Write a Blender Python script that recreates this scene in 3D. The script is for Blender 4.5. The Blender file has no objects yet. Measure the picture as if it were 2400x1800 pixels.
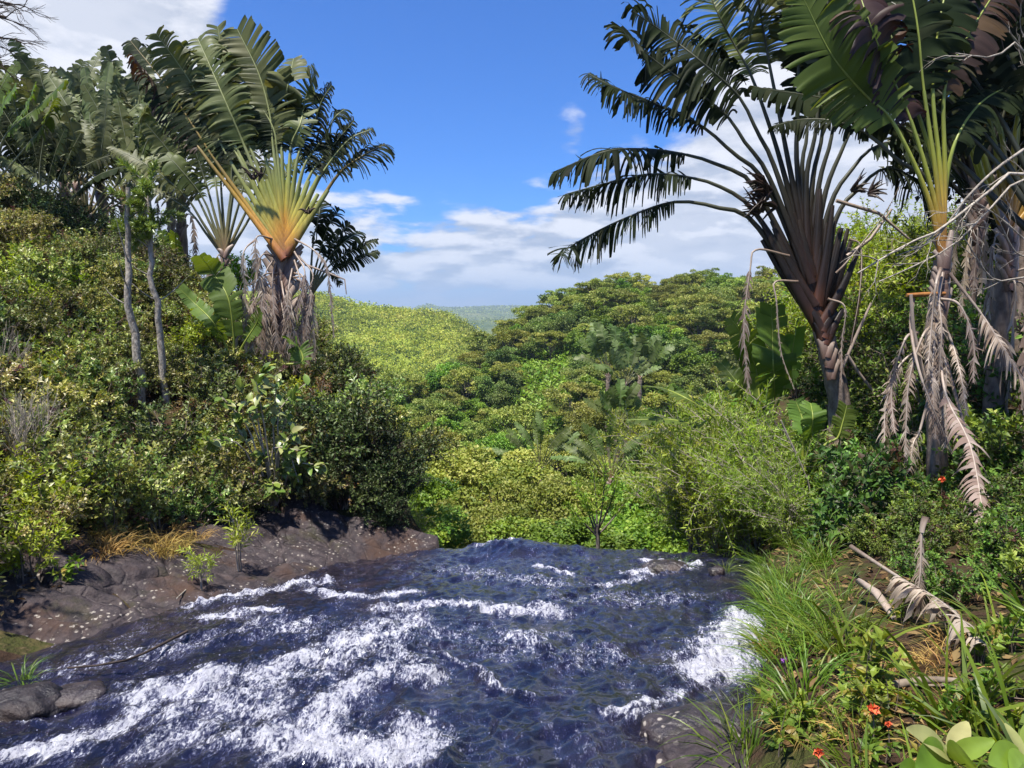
import bpy, math
import numpy as np

# ------------------------------------------------------------------ camera, sky, sun, exposure
sc = bpy.context.scene
COL = sc.collection
PITCH = math.radians(6.8)
FPX = 1600.0                      # focal length in pixels of the 2400-wide photograph
cam_d = bpy.data.cameras.new('camera')
cam_d.sensor_width = 36.0
cam_d.lens = 36.0 * FPX / 2400.0
cam_d.clip_start = 0.05
cam_d.clip_end = 60000
cam = bpy.data.objects.new('camera', cam_d)
COL.objects.link(cam)
cam.location = (0, 0, 0)
cam.rotation_euler = (math.pi / 2 - PITCH, 0, 0)
sc.camera = cam

CP, SP = math.cos(PITCH), math.sin(PITCH)
def ray(u, v):
    a = (u - 1200) / FPX; b = (900 - v) / FPX
    return np.array([a, CP + b * SP, -SP + b * CP])
def P(u, v, Y):
    d = ray(u, v)
    return d * (Y / d[1])
def ratio(v):
    b = (900 - np.asarray(v, float)) / FPX
    return (-SP + b * CP) / (CP + b * SP)

SUN = np.array([-0.22, -0.24, 0.93]); SUN /= np.linalg.norm(SUN)
sun_el = math.asin(SUN[2]); sun_rot = math.atan2(SUN[0], SUN[1])

world = bpy.data.worlds.new('World'); sc.world = world
world.use_nodes = True
def build_world():
    nt = world.node_tree; nt.nodes.clear()
    N = nt.nodes.new; Lk = nt.links.new
    def math_(op, a, b=None, clamp=False):
        n = N('ShaderNodeMath'); n.operation = op; n.use_clamp = clamp
        for i, s in enumerate((a, b)):
            if s is None: continue
            if isinstance(s, (int, float)): n.inputs[i].default_value = s
            else: Lk(s, n.inputs[i])
        return n.outputs[0]
    def sstep(val, a, b, lo=0.0, hi=1.0):
        n = N('ShaderNodeMapRange'); n.interpolation_type = 'SMOOTHSTEP'
        Lk(val, n.inputs['Value'])
        n.inputs['From Min'].default_value = a; n.inputs['From Max'].default_value = b
        n.inputs['To Min'].default_value = lo; n.inputs['To Max'].default_value = hi
        return n.outputs[0]
    out = N('ShaderNodeOutputWorld'); bg = N('ShaderNodeBackground')
    sky = N('ShaderNodeTexSky'); sky.sky_type = 'NISHITA'; sky.sun_disc = False
    sky.sun_elevation = sun_el; sky.sun_rotation = sun_rot
    sky.altitude = 500; sky.air_density = 1.0; sky.dust_density = 0.4; sky.ozone_density = 3.0
    tc = N('ShaderNodeTexCoord'); D = tc.outputs['Generated']
    sep = N('ShaderNodeSeparateXYZ'); Lk(D, sep.inputs[0])
    z = sep.outputs['Z']
    mp = N('ShaderNodeMapping'); Lk(D, mp.inputs['Vector'])
    mp.inputs['Scale'].default_value = (1, 1, 2.6); mp.inputs['Location'].default_value = (0.37, 0.0, 0.11)
    n1 = N('ShaderNodeTexNoise'); Lk(mp.outputs[0], n1.inputs['Vector'])
    n1.inputs['Scale'].default_value = 5.0; n1.inputs['Detail'].default_value = 9
    n1.inputs['Roughness'].default_value = 0.56; n1.inputs['Distortion'].default_value = 0.25
    mp2 = N('ShaderNodeMapping'); Lk(D, mp2.inputs['Vector'])
    mp2.inputs['Scale'].default_value = (1, 1, 2.6)
    mp2.inputs['Location'].default_value = (0.37 - 0.020, 0.0, 0.11 - 0.10)
    n2 = N('ShaderNodeTexNoise'); Lk(mp2.outputs[0], n2.inputs['Vector'])
    n2.inputs['Scale'].default_value = 5.0; n2.inputs['Detail'].default_value = 6
    n2.inputs['Roughness'].default_value = 0.56; n2.inputs['Distortion'].default_value = 0.25
    def blob(u, v, r0, r1, w):
        d = ray(u, v); d = d / np.linalg.norm(d)
        vm = N('ShaderNodeVectorMath'); vm.operation = 'DOT_PRODUCT'
        Lk(D, vm.inputs[0]); vm.inputs[1].default_value = tuple(d)
        return sstep(vm.outputs['Value'], math.cos(math.radians(r1)), math.cos(math.radians(r0)), 0.0, w)
    band = math_('MULTIPLY', sstep(z, 0.008, 0.035), sstep(z, 0.24, 0.10))
    mp3 = N('ShaderNodeMapping'); Lk(D, mp3.inputs['Vector']); mp3.inputs['Scale'].default_value = (1, 1, 3.2); mp3.inputs['Location'].default_value = (0.13, 0.5, 0.02)
    mp4 = N('ShaderNodeMapping'); Lk(D, mp4.inputs['Vector']); mp4.inputs['Scale'].default_value = (1, 1, 3.2); mp4.inputs['Location'].default_value = (0.13 - 0.012, 0.5, 0.02 - 0.06)
    hz_ = []
    for m_ in (mp3, mp4):
        q = N('ShaderNodeTexNoise'); Lk(m_.outputs[0], q.inputs['Vector']); q.inputs['Scale'].default_value = 10.5; q.inputs['Detail'].default_value = 8
        q.inputs['Roughness'].default_value = 0.52; q.inputs['Distortion'].default_value = 0.15; hz_.append(q.outputs['Fac'])
    low = sstep(z, 0.26, 0.14)
    def lerp(a, b): return math_('ADD', a, math_('MULTIPLY', low, math_('SUBTRACT', b, a)))
    na = lerp(n1.outputs['Fac'], hz_[0]); nb_ = lerp(n2.outputs['Fac'], hz_[1])
    dens = math_('ADD', na, math_('MULTIPLY', band, 0.245))
    for (u, v, r0, r1, w) in [(130, 110, 5, 15.5, 0.42), (-300, 300, 5, 16, 0.40), (440, 470, 3, 12, 0.25), (1800, 430, 3, 15, 0.23),
                              (2100, 650, 3, 14, 0.14), (1310, 285, 0.3, 3.4, 0.36), (1420, 345, 0.3, 4.0, 0.16), (1500, 560, 2, 10, 0.06),
                              (1000, 130, 5, 24, -0.32), (1000, 330, 3, 10, -0.12), (960, 600, 4, 12, 0.20), (1250, 560, 2, 9, 0.10)]:
        dens = math_('ADD', dens, blob(u, v, r0, r1, w))
    mask = sstep(dens, 0.525, 0.70)
    lit = math_('SUBTRACT', na, nb_)
    lum = sstep(lit, -0.13, 0.10)
    thick = sstep(dens, 0.72, 1.02, 0.0, 0.55)
    lum2 = math_('MAXIMUM', lum, thick)
    mixc = N('ShaderNodeMix'); mixc.data_type = 'RGBA'
    mixc.inputs['A'].default_value = (2.3, 2.6, 3.25, 1)
    mixc.inputs['B'].default_value = (4.6, 4.65, 4.95, 1)
    Lk(lum2, mixc.inputs['Factor'])
    tint = N('ShaderNodeMix'); tint.data_type = 'RGBA'; tint.blend_type = 'MULTIPLY'
    tint.inputs['Factor'].default_value = 1.0
    Lk(sky.outputs[0], tint.inputs['A']); tint.inputs['B'].default_value = SKY_TINT
    fin = N('ShaderNodeMix'); fin.data_type = 'RGBA'
    Lk(math_('MULTIPLY', mask, 0.96), fin.inputs['Factor'])
    Lk(tint.outputs['Result'], fin.inputs['A']); Lk(mixc.outputs['Result'], fin.inputs['B'])
    Lk(fin.outputs['Result'], bg.inputs['Color'])
    bg.inputs['Strength'].default_value = 0.10
    Lk(bg.outputs[0], out.inputs[0])
SKY_TINT = (0.17, 0.455, 0.89, 1)
build_world()

sun_d = bpy.data.lights.new('sun', 'SUN')
sun_d.energy = 4.4; sun_d.angle = math.radians(2.5); sun_d.color = (1.0, 0.95, 0.86)
sun_o = bpy.data.objects.new('sun', sun_d); COL.objects.link(sun_o)
sun_o.location = tuple(SUN * 60)
from mathutils import Vector
sun_o.rotation_euler = Vector(SUN).to_track_quat('Z', 'Y').to_euler()

vs = sc.view_settings
vs.view_transform = 'Standard'; vs.look = 'None'; vs.exposure = 1.08; vs.gamma = 1.0; vs.use_curve_mapping = False
cy = sc.cycles
cy.use_denoising = True; cy.max_bounces = 7; cy.diffuse_bounces = 3; cy.glossy_bounces = 3
cy.transmission_bounces = 4; cy.transparent_max_bounces = 6; cy.volume_bounces = 0
cy.sample_clamp_indirect = 6.0; cy.caustics_reflective = False; cy.caustics_refractive = False

# ------------------------------------------------------------------ numeric helpers
def hash3(ix, iy, iz):
    with np.errstate(over='ignore'):
        h = (ix.astype(np.int64) * 374761393 + iy.astype(np.int64) * 668265263 + iz.astype(np.int64) * 2147483647) & 0xffffffff
        h = ((h ^ (h >> 13)) * 1274126177) & 0xffffffff
        h = h ^ (h >> 16)
    return (h & 0xffffff) / float(0xffffff)
def vnoise(x, y, seed=0):
    x = np.asarray(x, float); y = np.asarray(y, float)
    ix = np.floor(x); iy = np.floor(y); fx = x - ix; fy = y - iy
    fx = fx * fx * fx * (fx * (fx * 6 - 15) + 10); fy = fy * fy * fy * (fy * (fy * 6 - 15) + 10)
    s = np.full(ix.shape, seed)
    a = hash3(ix, iy, s); b = hash3(ix + 1, iy, s); c = hash3(ix, iy + 1, s); d = hash3(ix + 1, iy + 1, s)
    return (a * (1 - fx) + b * fx) * (1 - fy) + (c * (1 - fx) + d * fx) * fy
def fbm(x, y, oct=4, seed=0, gain=0.5):
    t = 0; a = 1; n = 0
    for o in range(oct):
        t = t + a * (vnoise(x * 2 ** o + 17.3 * o, y * 2 ** o - 9.1 * o, seed + o) - 0.5); n += a; a *= gain
    return t / n * 2            # about -1..1
def ss(x, a, b):
    t = np.clip((np.asarray(x, float) - a) / (b - a), 0, 1); return t * t * (3 - 2 * t)
def nrm(v):
    v = np.asarray(v, float); return v / np.maximum(np.linalg.norm(v, axis=-1, keepdims=True), 1e-9)
def interp(x, xs, ys): return np.interp(x, xs, ys)

class MB:
    """collects geometry, links it as ONE mesh object"""
    def __init__(s): s.V = []; s.F = []; s.A = []; s.B = []; s.n = 0
    def add(s, V, F, a=0.5, b=0.0, mat=0):
        V = np.asarray(V, float).reshape(-1, 3); F = np.asarray(F, int)
        if len(V) == 0 or len(F) == 0: return
        s.V.append(V); s.F.append((F + s.n, mat))
        s.A.append(np.broadcast_to(np.asarray(a, float), (len(V),))); s.B.append(np.broadcast_to(np.asarray(b, float), (len(V),)))
        s.n += len(V)
    def mesh(s, name, mats, smooth=True, origin=None):
        V = np.concatenate(s.V); 
        if origin is not None: V = V - np.asarray(origin)
        me = bpy.data.meshes.new(name)
        me.vertices.add(len(V)); me.vertices.foreach_set('co', V.astype(np.float32).ravel())
        tot = np.concatenate([np.full(len(f), f.shape[1]) for f, _ in s.F])
        mi = np.concatenate([np.full(len(f), m) for f, m in s.F])
        lv = np.concatenate([f.ravel() for f, _ in s.F])
        me.loops.add(len(lv)); me.loops.foreach_set('vertex_index', lv.astype(np.int32))
        me.polygons.add(len(tot))
        st = np.concatenate([[0], np.cumsum(tot)[:-1]])
        me.polygons.foreach_set('loop_start', st.astype(np.int32))
        me.polygons.foreach_set('material_index', mi.astype(np.int32))
        me.polygons.foreach_set('use_smooth', np.full(len(tot), smooth))
        me.update(calc_edges=True)
        for k, arr in (('rnd', s.A), ('tt', s.B)):
            at = me.attributes.new(k, 'FLOAT', 'POINT'); at.data.foreach_set('value', np.concatenate(arr).astype(np.float32))
        for m in (mats if isinstance(mats, (list, tuple)) else [mats]): me.materials.append(m)
        return me
    def obj(s, name, mats, parent=None, origin=None, smooth=True):
        o = bpy.data.objects.new(name, s.mesh(name, mats, smooth, origin)); COL.objects.link(o)
        if parent is not None: o.parent = parent
        elif origin is not None: o.location = tuple(origin)
        return o
def link(name, me, parent=None, loc=(0, 0, 0), kind=None):
    o = bpy.data.objects.new(name, me); COL.objects.link(o); o.location = tuple(loc)
    if parent is not None: o.parent = parent
    if kind: o['kind'] = kind
    return o
def tag(o, label, cat, group=None, kind=None):
    o['label'] = label
    if cat: o['category'] = cat
    if group: o['group'] = group
    if kind: o['kind'] = kind
    return o
def thing(name, label, cat, loc=(0, 0, 0), group=None):
    o = bpy.data.objects.new(name, None); COL.objects.link(o); o.location = tuple(loc); o.empty_display_size = 0.2
    return tag(o, label, cat, group)
def structure(o, label=None):
    o['kind'] = 'structure'
    if label: o['label'] = label
    return o
def copy_thing(root, loc, rz=0.0, scale=1.0, label=None, group=None, rx=0, ry=0):
    r = root.copy(); COL.objects.link(r); r.location = tuple(loc); r.rotation_euler = (rx, ry, rz)
    r.scale = (scale, scale, scale) if np.isscalar(scale) else tuple(scale)
    if label: r['label'] = label
    if group: r['group'] = group
    for ch in list(root.children):
        c = ch.copy(); COL.objects.link(c); c.parent = r
        for g in list(ch.children):
            d = g.copy(); COL.objects.link(d); d.parent = c
    return r

# --- geometry makers
def smooth_path(pts, n=16):
    p = np.asarray(pts, float)
    if len(p) == 2: return p[0] + (p[1] - p[0]) * np.linspace(0, 1, n)[:, None]
    q = np.vstack([2 * p[0] - p[1], p, 2 * p[-1] - p[-2]])
    seg = np.linalg.norm(np.diff(p, axis=0), axis=1); cum = np.concatenate([[0], np.cumsum(seg)]); cum /= cum[-1]
    out = []
    for s in np.linspace(0, 1, n):
        i = min(max(np.searchsorted(cum, s, side='right') - 1, 0), len(p) - 2)
        t = (s - cum[i]) / max(cum[i + 1] - cum[i], 1e-9)
        a, b, c, d = q[i], q[i + 1], q[i + 2], q[i + 3]
        out.append(0.5 * ((2 * b) + (c - a) * t + (2 * a - 5 * b + 4 * c - d) * t * t + (3 * b - a - 3 * c + d) * t ** 3))
    return np.array(out)
def tangents(p):
    t = np.gradient(p, axis=0); return nrm(t)
def tube(mb, pts, ra, rb=None, sides=5, ref=(0, -1, 0.03), a=0.5, b=None, mat=0, cap=True):
    p = np.asarray(pts, float); k = len(p); t = tangents(p)
    ra = np.broadcast_to(np.asarray(ra, float), (k,)); rb = ra if rb is None else np.broadcast_to(np.asarray(rb, float), (k,))
    ref = np.broadcast_to(np.asarray(ref, float), (k, 3))
    s = np.cross(t, ref); bad = np.linalg.norm(s, axis=1) < 1e-3; s[bad] = np.cross(t[bad], (1, 0.2, 0)); s = nrm(s); n = np.cross(s, t)
    ang = np.linspace(0, 2 * np.pi, sides, endpoint=False)
    V = p[:, None] + (s * ra[:, None])[:, None] * np.cos(ang)[None, :, None] + (n * rb[:, None])[:, None] * np.sin(ang)[None, :, None]
    i = np.arange(k - 1)[:, None] * sides; j = np.arange(sides)[None]; j2 = (j + 1) % sides
    F = np.stack([i + j, i + j2, i + sides + j2, i + sides + j], -1).reshape(-1, 4)
    bb = np.linspace(0, 1, k) if b is None else np.broadcast_to(np.asarray(b, float), (k,))
    mb.add(V.reshape(-1, 3), F, a, np.repeat(bb, sides), mat)
    if cap and sides >= 3:
        for e, o in ((0, 0), (k - 1, (k - 1) * sides)):
            V2 = np.vstack([V[e], p[e][None]])
            F2 = np.array([[q, (q + 1) % sides, sides] for q in range(sides)])
            mb.add(V2, F2, a, bb[e], mat)
def leaves(mb, Pt, D, Nn, L, W, rnd, fold=0.16, droop=0.18, mat=0, simple=False, wide=0.42):
    Pt = np.asarray(Pt, float); n = len(Pt)
    if n == 0: return
    D = nrm(D); S = nrm(np.cross(D, Nn)); U = np.cross(S, D)
    L = np.broadcast_to(np.asarray(L, float), (n,))[:, None]; W = np.broadcast_to(np.asarray(W, float), (n,))[:, None]
    tip = Pt + D * L - U * L * droop
    l = Pt + D * L * wide - S * W / 2 + U * W * fold; r = Pt + D * L * wide + S * W / 2 + U * W * fold
    if simple:
        V = np.stack([Pt, r, tip, l], 1).reshape(-1, 3); F = np.arange(n * 4).reshape(-1, 4)
        mb.add(V, F, np.repeat(np.broadcast_to(rnd, (n,)), 4), np.tile([0, .5, 1, .5], n), mat)
    else:
        m = Pt + D * L * 0.5 - U * L * droop * 0.15
        V = np.stack([Pt, r, tip, l, m], 1).reshape(-1, 3); i = np.arange(n)[:, None] * 5
        F = np.concatenate([i + np.array([[0, 1, 4]]), i + np.array([[1, 2, 4]]), i + np.array([[0, 4, 3]]), i + np.array([[4, 2, 3]])])
        mb.add(V, F, np.repeat(np.broadcast_to(rnd, (n,)), 5), np.tile([0, .5, 1, .5, .5], n), mat)
def rdir(rng, n):
    return nrm(rng.normal(size=(n, 3)))

# ------------------------------------------------------------------ materials
def S(r, g, b):
    f = lambda c: ((c / 255 + 0.055) / 1.055) ** 2.4 if c > 10 else c / 255 / 12.92
    return (f(r), f(g), f(b), 1)
class Nd:
    def __init__(s, name):
        s.m = bpy.data.materials.new(name); s.m.use_nodes = True; s.nt = s.m.node_tree; s.nt.nodes.clear()
        s.out = s.N('ShaderNodeOutputMaterial')
    def N(s, t): return s.nt.nodes.new(t)
    def L(s, a, b): s.nt.links.new(a, b)
    def setin(s, sock, v):
        if hasattr(v, 'is_output'): s.L(v, sock)
        else: sock.default_value = v
    def math(s, op, a, b=0.0, clamp=False):
        n = s.N('ShaderNodeMath'); n.operation = op; n.use_clamp = clamp; s.setin(n.inputs[0], a); s.setin(n.inputs[1], b); return n.outputs[0]
    def mr(s, v, a, b, lo=0.0, hi=1.0, smooth=True):
        n = s.N('ShaderNodeMapRange')
        if smooth: n.interpolation_type = 'SMOOTHSTEP'
        s.setin(n.inputs['Value'], v)
        for k, x in (('From Min', a), ('From Max', b), ('To Min', lo), ('To Max', hi)): s.setin(n.inputs[k], x)
        return n.outputs[0]
    def attr(s, k):
        n = s.N('ShaderNodeAttribute'); n.attribute_name = k; return n.outputs['Fac']
    def noise(s, scale, detail=4, rough=0.5, vec=None, dist=0.0, obj=False):
        n = s.N('ShaderNodeTexNoise'); n.inputs['Scale'].default_value = scale; n.inputs['Detail'].default_value = detail
        n.inputs['Roughness'].default_value = rough; n.inputs['Distortion'].default_value = dist
        if vec is None: vec = s.N('ShaderNodeTexCoord').outputs['Object']
        s.L(vec, n.inputs['Vector']); return n.outputs['Fac']
    def voro(s, scale, feature='F1', vec=None, rnd=1.0):
        n = s.N('ShaderNodeTexVoronoi'); n.feature = feature; n.inputs['Scale'].default_value = scale; n.inputs['Randomness'].default_value = rnd
        if vec is None: vec = s.N('ShaderNodeTexCoord').outputs['Object']
        s.L(vec, n.inputs['Vector']); return n.outputs['Distance']
    def mapped(s, scale=(1, 1, 1), rot=(0, 0, 0), src='Object'):
        n = s.N('ShaderNodeMapping'); s.L(s.N('ShaderNodeTexCoord').outputs[src], n.inputs['Vector'])
        n.inputs['Scale'].default_value = scale; n.inputs['Rotation'].default_value = rot; return n.outputs[0]
    def ramp(s, fac, cols, pos=None, interp='LINEAR'):
        n = s.N('ShaderNodeValToRGB'); cr = n.color_ramp; cr.interpolation = interp
        pos = pos or list(np.linspace(0, 1, len(cols)))
        while len(cr.elements) < len(cols): cr.elements.new(0.5)
        for e, c, p in zip(cr.elements, cols, pos): e.position = p; e.color = tuple(c[:3]) + (1,)
        s.L(fac, n.inputs[0]); return n.outputs[0]
    def mix(s, fac, a, b, blend='MIX'):
        n = s.N('ShaderNodeMix'); n.data_type = 'RGBA'; n.blend_type = blend
        s.setin(n.inputs['Factor'], fac); s.setin(n.inputs['A'], a); s.setin(n.inputs['B'], b); return n.outputs['Result']
    def hsv(s, col, h=0.5, sat=1.0, val=1.0):
        n = s.N('ShaderNodeHueSaturation'); s.setin(n.inputs['Hue'], h); s.setin(n.inputs['Saturation'], sat); s.setin(n.inputs['Value'], val)
        s.setin(n.inputs['Color'], col); return n.outputs[0]
    def bump(s, h, strength=0.5, dist=0.05, normal=None):
        n = s.N('ShaderNodeBump'); n.inputs['Strength'].default_value = strength; n.inputs['Distance'].default_value = dist
        s.L(h, n.inputs['Height'])
        if normal is not None: s.L(normal, n.inputs['Normal'])
        return n.outputs[0]
    def bsdf(s, col, rough=0.6, spec=0.3, normal=None, **k):
        n = s.N('ShaderNodeBsdfPrincipled'); s.setin(n.inputs['Base Color'], col); s.setin(n.inputs['Roughness'], rough)
        s.setin(n.inputs['Specular IOR Level'], spec)
        if normal is not None: s.L(normal, n.inputs['Normal'])
        for kk, v in k.items(): s.setin(n.inputs[kk], v)
        return n.outputs[0]
    def done(s, sh):
        s.L(sh, s.out.inputs['Surface']); return s.m

LEAF_GAIN = 1.55
def leaf_mat(name, cols, trans=0.28, rough=0.45, spec=0.35, hue=0.02, val=0.3, tip=None, nscale=None, sat=1.0):
    k = Nd(name)
    cols = [tuple(min(x * LEAF_GAIN, .6) for x in c_[:3]) for c_ in cols]
    c = k.ramp(k.attr('rnd'), cols)
    if tip is not None: c = k.mix(k.mr(k.attr('tt'), tip[1], tip[2]), c, tip[0])
    oi = k.N('ShaderNodeObjectInfo').outputs['Random']
    o2 = k.math('FRACT', k.math('MULTIPLY', oi, 7.31))
    nv = k.noise(nscale or 1.3, 3)
    v = k.math('MULTIPLY', k.mr(oi, 0, 1, 1 - val, 1 + val, False), k.mr(nv, 0.3, 0.7, 0.75, 1.25, False))
    c = k.hsv(c, k.mr(o2, 0, 1, 0.5 - hue, 0.5 + hue, False), sat, v)
    b = k.bsdf(c, rough, spec)
    tr = k.N('ShaderNodeBsdfTranslucent'); k.L(k.hsv(c, 0.485, 1.1, 1.35), tr.inputs['Color'])
    mx = k.N('ShaderNodeMixShader'); mx.inputs[0].default_value = trans
    k.L(b, mx.inputs[1]); k.L(tr.outputs[0], mx.inputs[2])
    return k.done(mx.outputs[0])
def bark_mat(name, c0, c1, scale=6, rings=0, rough=0.85, bump=0.5):
    k = Nd(name)
    n = k.noise(scale, 6, 0.62, k.mapped((1, 1, 0.5)))
    h = n
    if rings:
        w = k.N('ShaderNodeTexWave'); w.bands_direction = 'Z'; w.inputs['Scale'].default_value = rings; w.inputs['Distortion'].default_value = 2.5
        w.inputs['Detail'].default_value = 3
        k.L(k.N('ShaderNodeTexCoord').outputs['Object'], w.inputs['Vector']); h = k.math('ADD', n, k.math('MULTIPLY', w.outputs['Fac'], 0.5))
        n = k.math('MULTIPLY', h, 0.72)
    c = k.ramp(n, [c0, c1], [0.32, 0.7])
    c = k.hsv(c, 0.5, 1.0, k.mr(k.attr('rnd'), 0, 1, 0.75, 1.25, False))
    return k.done(k.bsdf(c, rough, 0.2, k.bump(h, bump, 0.03)))

M = {}
M['flat_tree'] = leaf_mat('olive_canopy_leaf', [(0.055, 0.095, 0.015), (0.14, 0.175, 0.028), (0.24, 0.26, 0.055), (0.33, 0.32, 0.10)], 0.22, 0.5, 0.3, 0.025, 0.3, nscale=0.5)
M['green_tree'] = leaf_mat('bright_canopy_leaf', [(0.032, 0.070, 0.009), (0.072, 0.130, 0.014), (0.125, 0.19, 0.022), (0.185, 0.24, 0.040)], 0.28, 0.5, 0.3, 0.02, 0.3, nscale=0.5)
M['dark_tree'] = leaf_mat('dark_canopy_leaf', [(0.036, 0.068, 0.014), (0.075, 0.115, 0.020), (0.125, 0.165, 0.034), (0.18, 0.20, 0.06)], 0.2, 0.5, 0.3, 0.02, 0.3, nscale=0.5)
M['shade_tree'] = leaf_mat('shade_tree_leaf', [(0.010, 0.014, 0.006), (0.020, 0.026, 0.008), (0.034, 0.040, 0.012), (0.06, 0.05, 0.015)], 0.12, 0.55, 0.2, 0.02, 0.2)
M['pale_tree'] = leaf_mat('yellow_canopy_leaf', [(0.060, 0.085, 0.012), (0.115, 0.140, 0.020), (0.18, 0.195, 0.035), (0.25, 0.24, 0.07)], 0.22, 0.5, 0.3, 0.02, 0.25, nscale=0.6)
M['bank_leaf'] = leaf_mat('bank_shrub_leaf', [(0.075, 0.032, 0.018), (0.026, 0.045, 0.010), (0.070, 0.100, 0.015), (0.145, 0.175, 0.025), (0.25, 0.255, 0.055), (0.42, 0.40, 0.21)], 0.25, 0.45, 0.35, 0.045, 0.5, sat=0.94)
M['dark_leaf'] = leaf_mat('dark_shrub_leaf', [(0.012, 0.022, 0.008), (0.025, 0.045, 0.010), (0.045, 0.07, 0.014), (0.12, 0.14, 0.07)], 0.15, 0.48, 0.3, 0.02, 0.25)
M['big_leaf'] = leaf_mat('large_shrub_leaf', [(0.05, 0.08, 0.014), (0.085, 0.125, 0.02), (0.12, 0.17, 0.03), (0.20, 0.21, 0.08)], 0.2, 0.36, 0.5, 0.02, 0.2)
M['feather_leaf'] = leaf_mat('narrow_bush_leaf', [(0.07, 0.11, 0.010), (0.13, 0.19, 0.015), (0.20, 0.26, 0.03), (0.28, 0.30, 0.07)], 0.36, 0.45, 0.35, 0.02, 0.22)
M['bright_leaf'] = leaf_mat('lime_leaf', [(0.09, 0.18, 0.008), (0.15, 0.27, 0.012), (0.22, 0.34, 0.025)], 0.3, 0.42, 0.35, 0.01, 0.15)
M['right_leaf'] = leaf_mat('right_bank_leaf', [(0.05, 0.024, 0.014), (0.035, 0.060, 0.012), (0.065, 0.110, 0.016), (0.10, 0.155, 0.02), (0.17, 0.20, 0.05)], 0.25, 0.48, 0.3, 0.03, 0.35)
M['grass'] = leaf_mat('grass_blade', [(0.035, 0.068, 0.006), (0.060, 0.102, 0.009), (0.105, 0.155, 0.015), (0.19, 0.18, 0.045)], 0.3, 0.42, 0.35, 0.02, 0.2)
M['litter'] = leaf_mat('fallen_leaf', [(0.03, 0.014, 0.008), (0.06, 0.03, 0.016), (0.10, 0.058, 0.028), (0.17, 0.11, 0.05)], 0.1, 0.7, 0.15, 0.02, 0.2)
M['broad_leaf'] = leaf_mat('broad_plant_leaf', [(0.06, 0.11, 0.014), (0.10, 0.165, 0.02), (0.15, 0.20, 0.04), (0.23, 0.215, 0.09)], 0.3, 0.42, 0.35, 0.01, 0.15, nscale=9)
M['dry_grass'] = leaf_mat('dry_grass_blade', [(0.10, 0.06, 0.02), (0.20, 0.13, 0.04), (0.30, 0.19, 0.06), (0.13, 0.15, 0.02)], 0.2, 0.6, 0.2, 0.02, 0.2)
def palm_mat(name, cols, trans, rough=0.5, spec=0.25):
    k = Nd(name)
    c = k.ramp(k.attr('rnd'), cols)
    w = k.math('SINE', k.math('MULTIPLY', k.attr('tt'), 900.0))          # fine side veins
    c = k.mix(k.mr(w, -1, 1, 0.0, 0.22, False), c, (0.0, 0.0, 0.0, 1), 'MIX')
    oi = k.N('ShaderNodeObjectInfo').outputs['Random']
    c = k.hsv(c, k.mr(oi, 0, 1, 0.48, 0.515, False), 1.0, k.math('MULTIPLY', k.mr(oi, 0, 1, 0.8, 1.25, False), k.mr(k.noise(2.5, 4), 0.3, 0.7, 0.75, 1.2, False)))
    b = k.bsdf(c, rough, spec)
    tr = k.N('ShaderNodeBsdfTranslucent'); k.L(k.hsv(c, 0.47, 1.15, 1.7), tr.inputs['Color'])
    mx = k.N('ShaderNodeMixShader'); mx.inputs[0].default_value = trans
    k.L(b, mx.inputs[1]); k.L(tr.outputs[0], mx.inputs[2])
    return k.done(mx.outputs[0])
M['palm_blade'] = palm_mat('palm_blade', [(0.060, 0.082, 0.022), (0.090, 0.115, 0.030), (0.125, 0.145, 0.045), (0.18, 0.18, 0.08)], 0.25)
M['palm_dark'] = palm_mat('palm_blade_dark', [(0.010, 0.016, 0.007), (0.017, 0.026, 0.009), (0.026, 0.037, 0.013), (0.045, 0.048, 0.022)], 0.25, 0.6, 0.10)  # blade colour darkened to paint in the backlit silhouette of the right palm
M['palm_young'] = palm_mat('palm_blade_young', [(0.075, 0.135, 0.024), (0.11, 0.18, 0.032), (0.15, 0.22, 0.045)], 0.34)
M['palm_gorge'] = palm_mat('palm_blade_gorge', [(0.075, 0.125, 0.028), (0.115, 0.175, 0.045), (0.165, 0.225, 0.075), (0.23, 0.27, 0.12)], 0.32)
M['palm_brown'] = palm_mat('palm_blade_browning', [(0.020, 0.010, 0.008), (0.036, 0.018, 0.013), (0.070, 0.034, 0.014), (0.045, 0.045, 0.016)], 0.15, 0.55, 0.3)
M['palm_grey'] = palm_mat('palm_blade_grey', [(0.075, 0.098, 0.034), (0.125, 0.150, 0.056), (0.19, 0.21, 0.090), (0.29, 0.29, 0.15)], 0.22)
M['dry_leaf'] = palm_mat('palm_blade_dry', [(0.16, 0.11, 0.08), (0.30, 0.225, 0.17), (0.42, 0.345, 0.28), (0.52, 0.44, 0.37)], 0.12, 0.7, 0.2)
def stalk_mat(name, cols, pos=None):
    k = Nd(name); c = k.ramp(k.attr('tt'), cols, pos)
    c = k.hsv(c, 0.5, 1.0, k.math('MULTIPLY', k.mr(k.attr('rnd'), 0, 1, 0.75, 1.25, False), k.mr(k.noise(5, 5, 0.6, k.mapped((4, 4, 0.6))), 0.3, 0.7, 0.75, 1.2, False)))
    return k.done(k.bsdf(c, 0.42, 0.4, k.bump(k.noise(30, 3, 0.5, k.mapped((4, 4, 0.3))), 0.15, 0.01)))
M['stalk_left'] = stalk_mat('leaf_stalk_orange_green', [(0.20, 0.085, 0.03), (0.42, 0.21, 0.03), (0.36, 0.30, 0.05), (0.26, 0.28, 0.07), (0.24, 0.26, 0.11)], [0, 0.16, 0.34, 0.6, 1])
M['stalk_outer'] = stalk_mat('leaf_stalk_orange', [(0.18, 0.06, 0.03), (0.42, 0.19, 0.035), (0.36, 0.22, 0.04), (0.17, 0.13, 0.04)], [0, 0.2, 0.55, 1])
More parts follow.
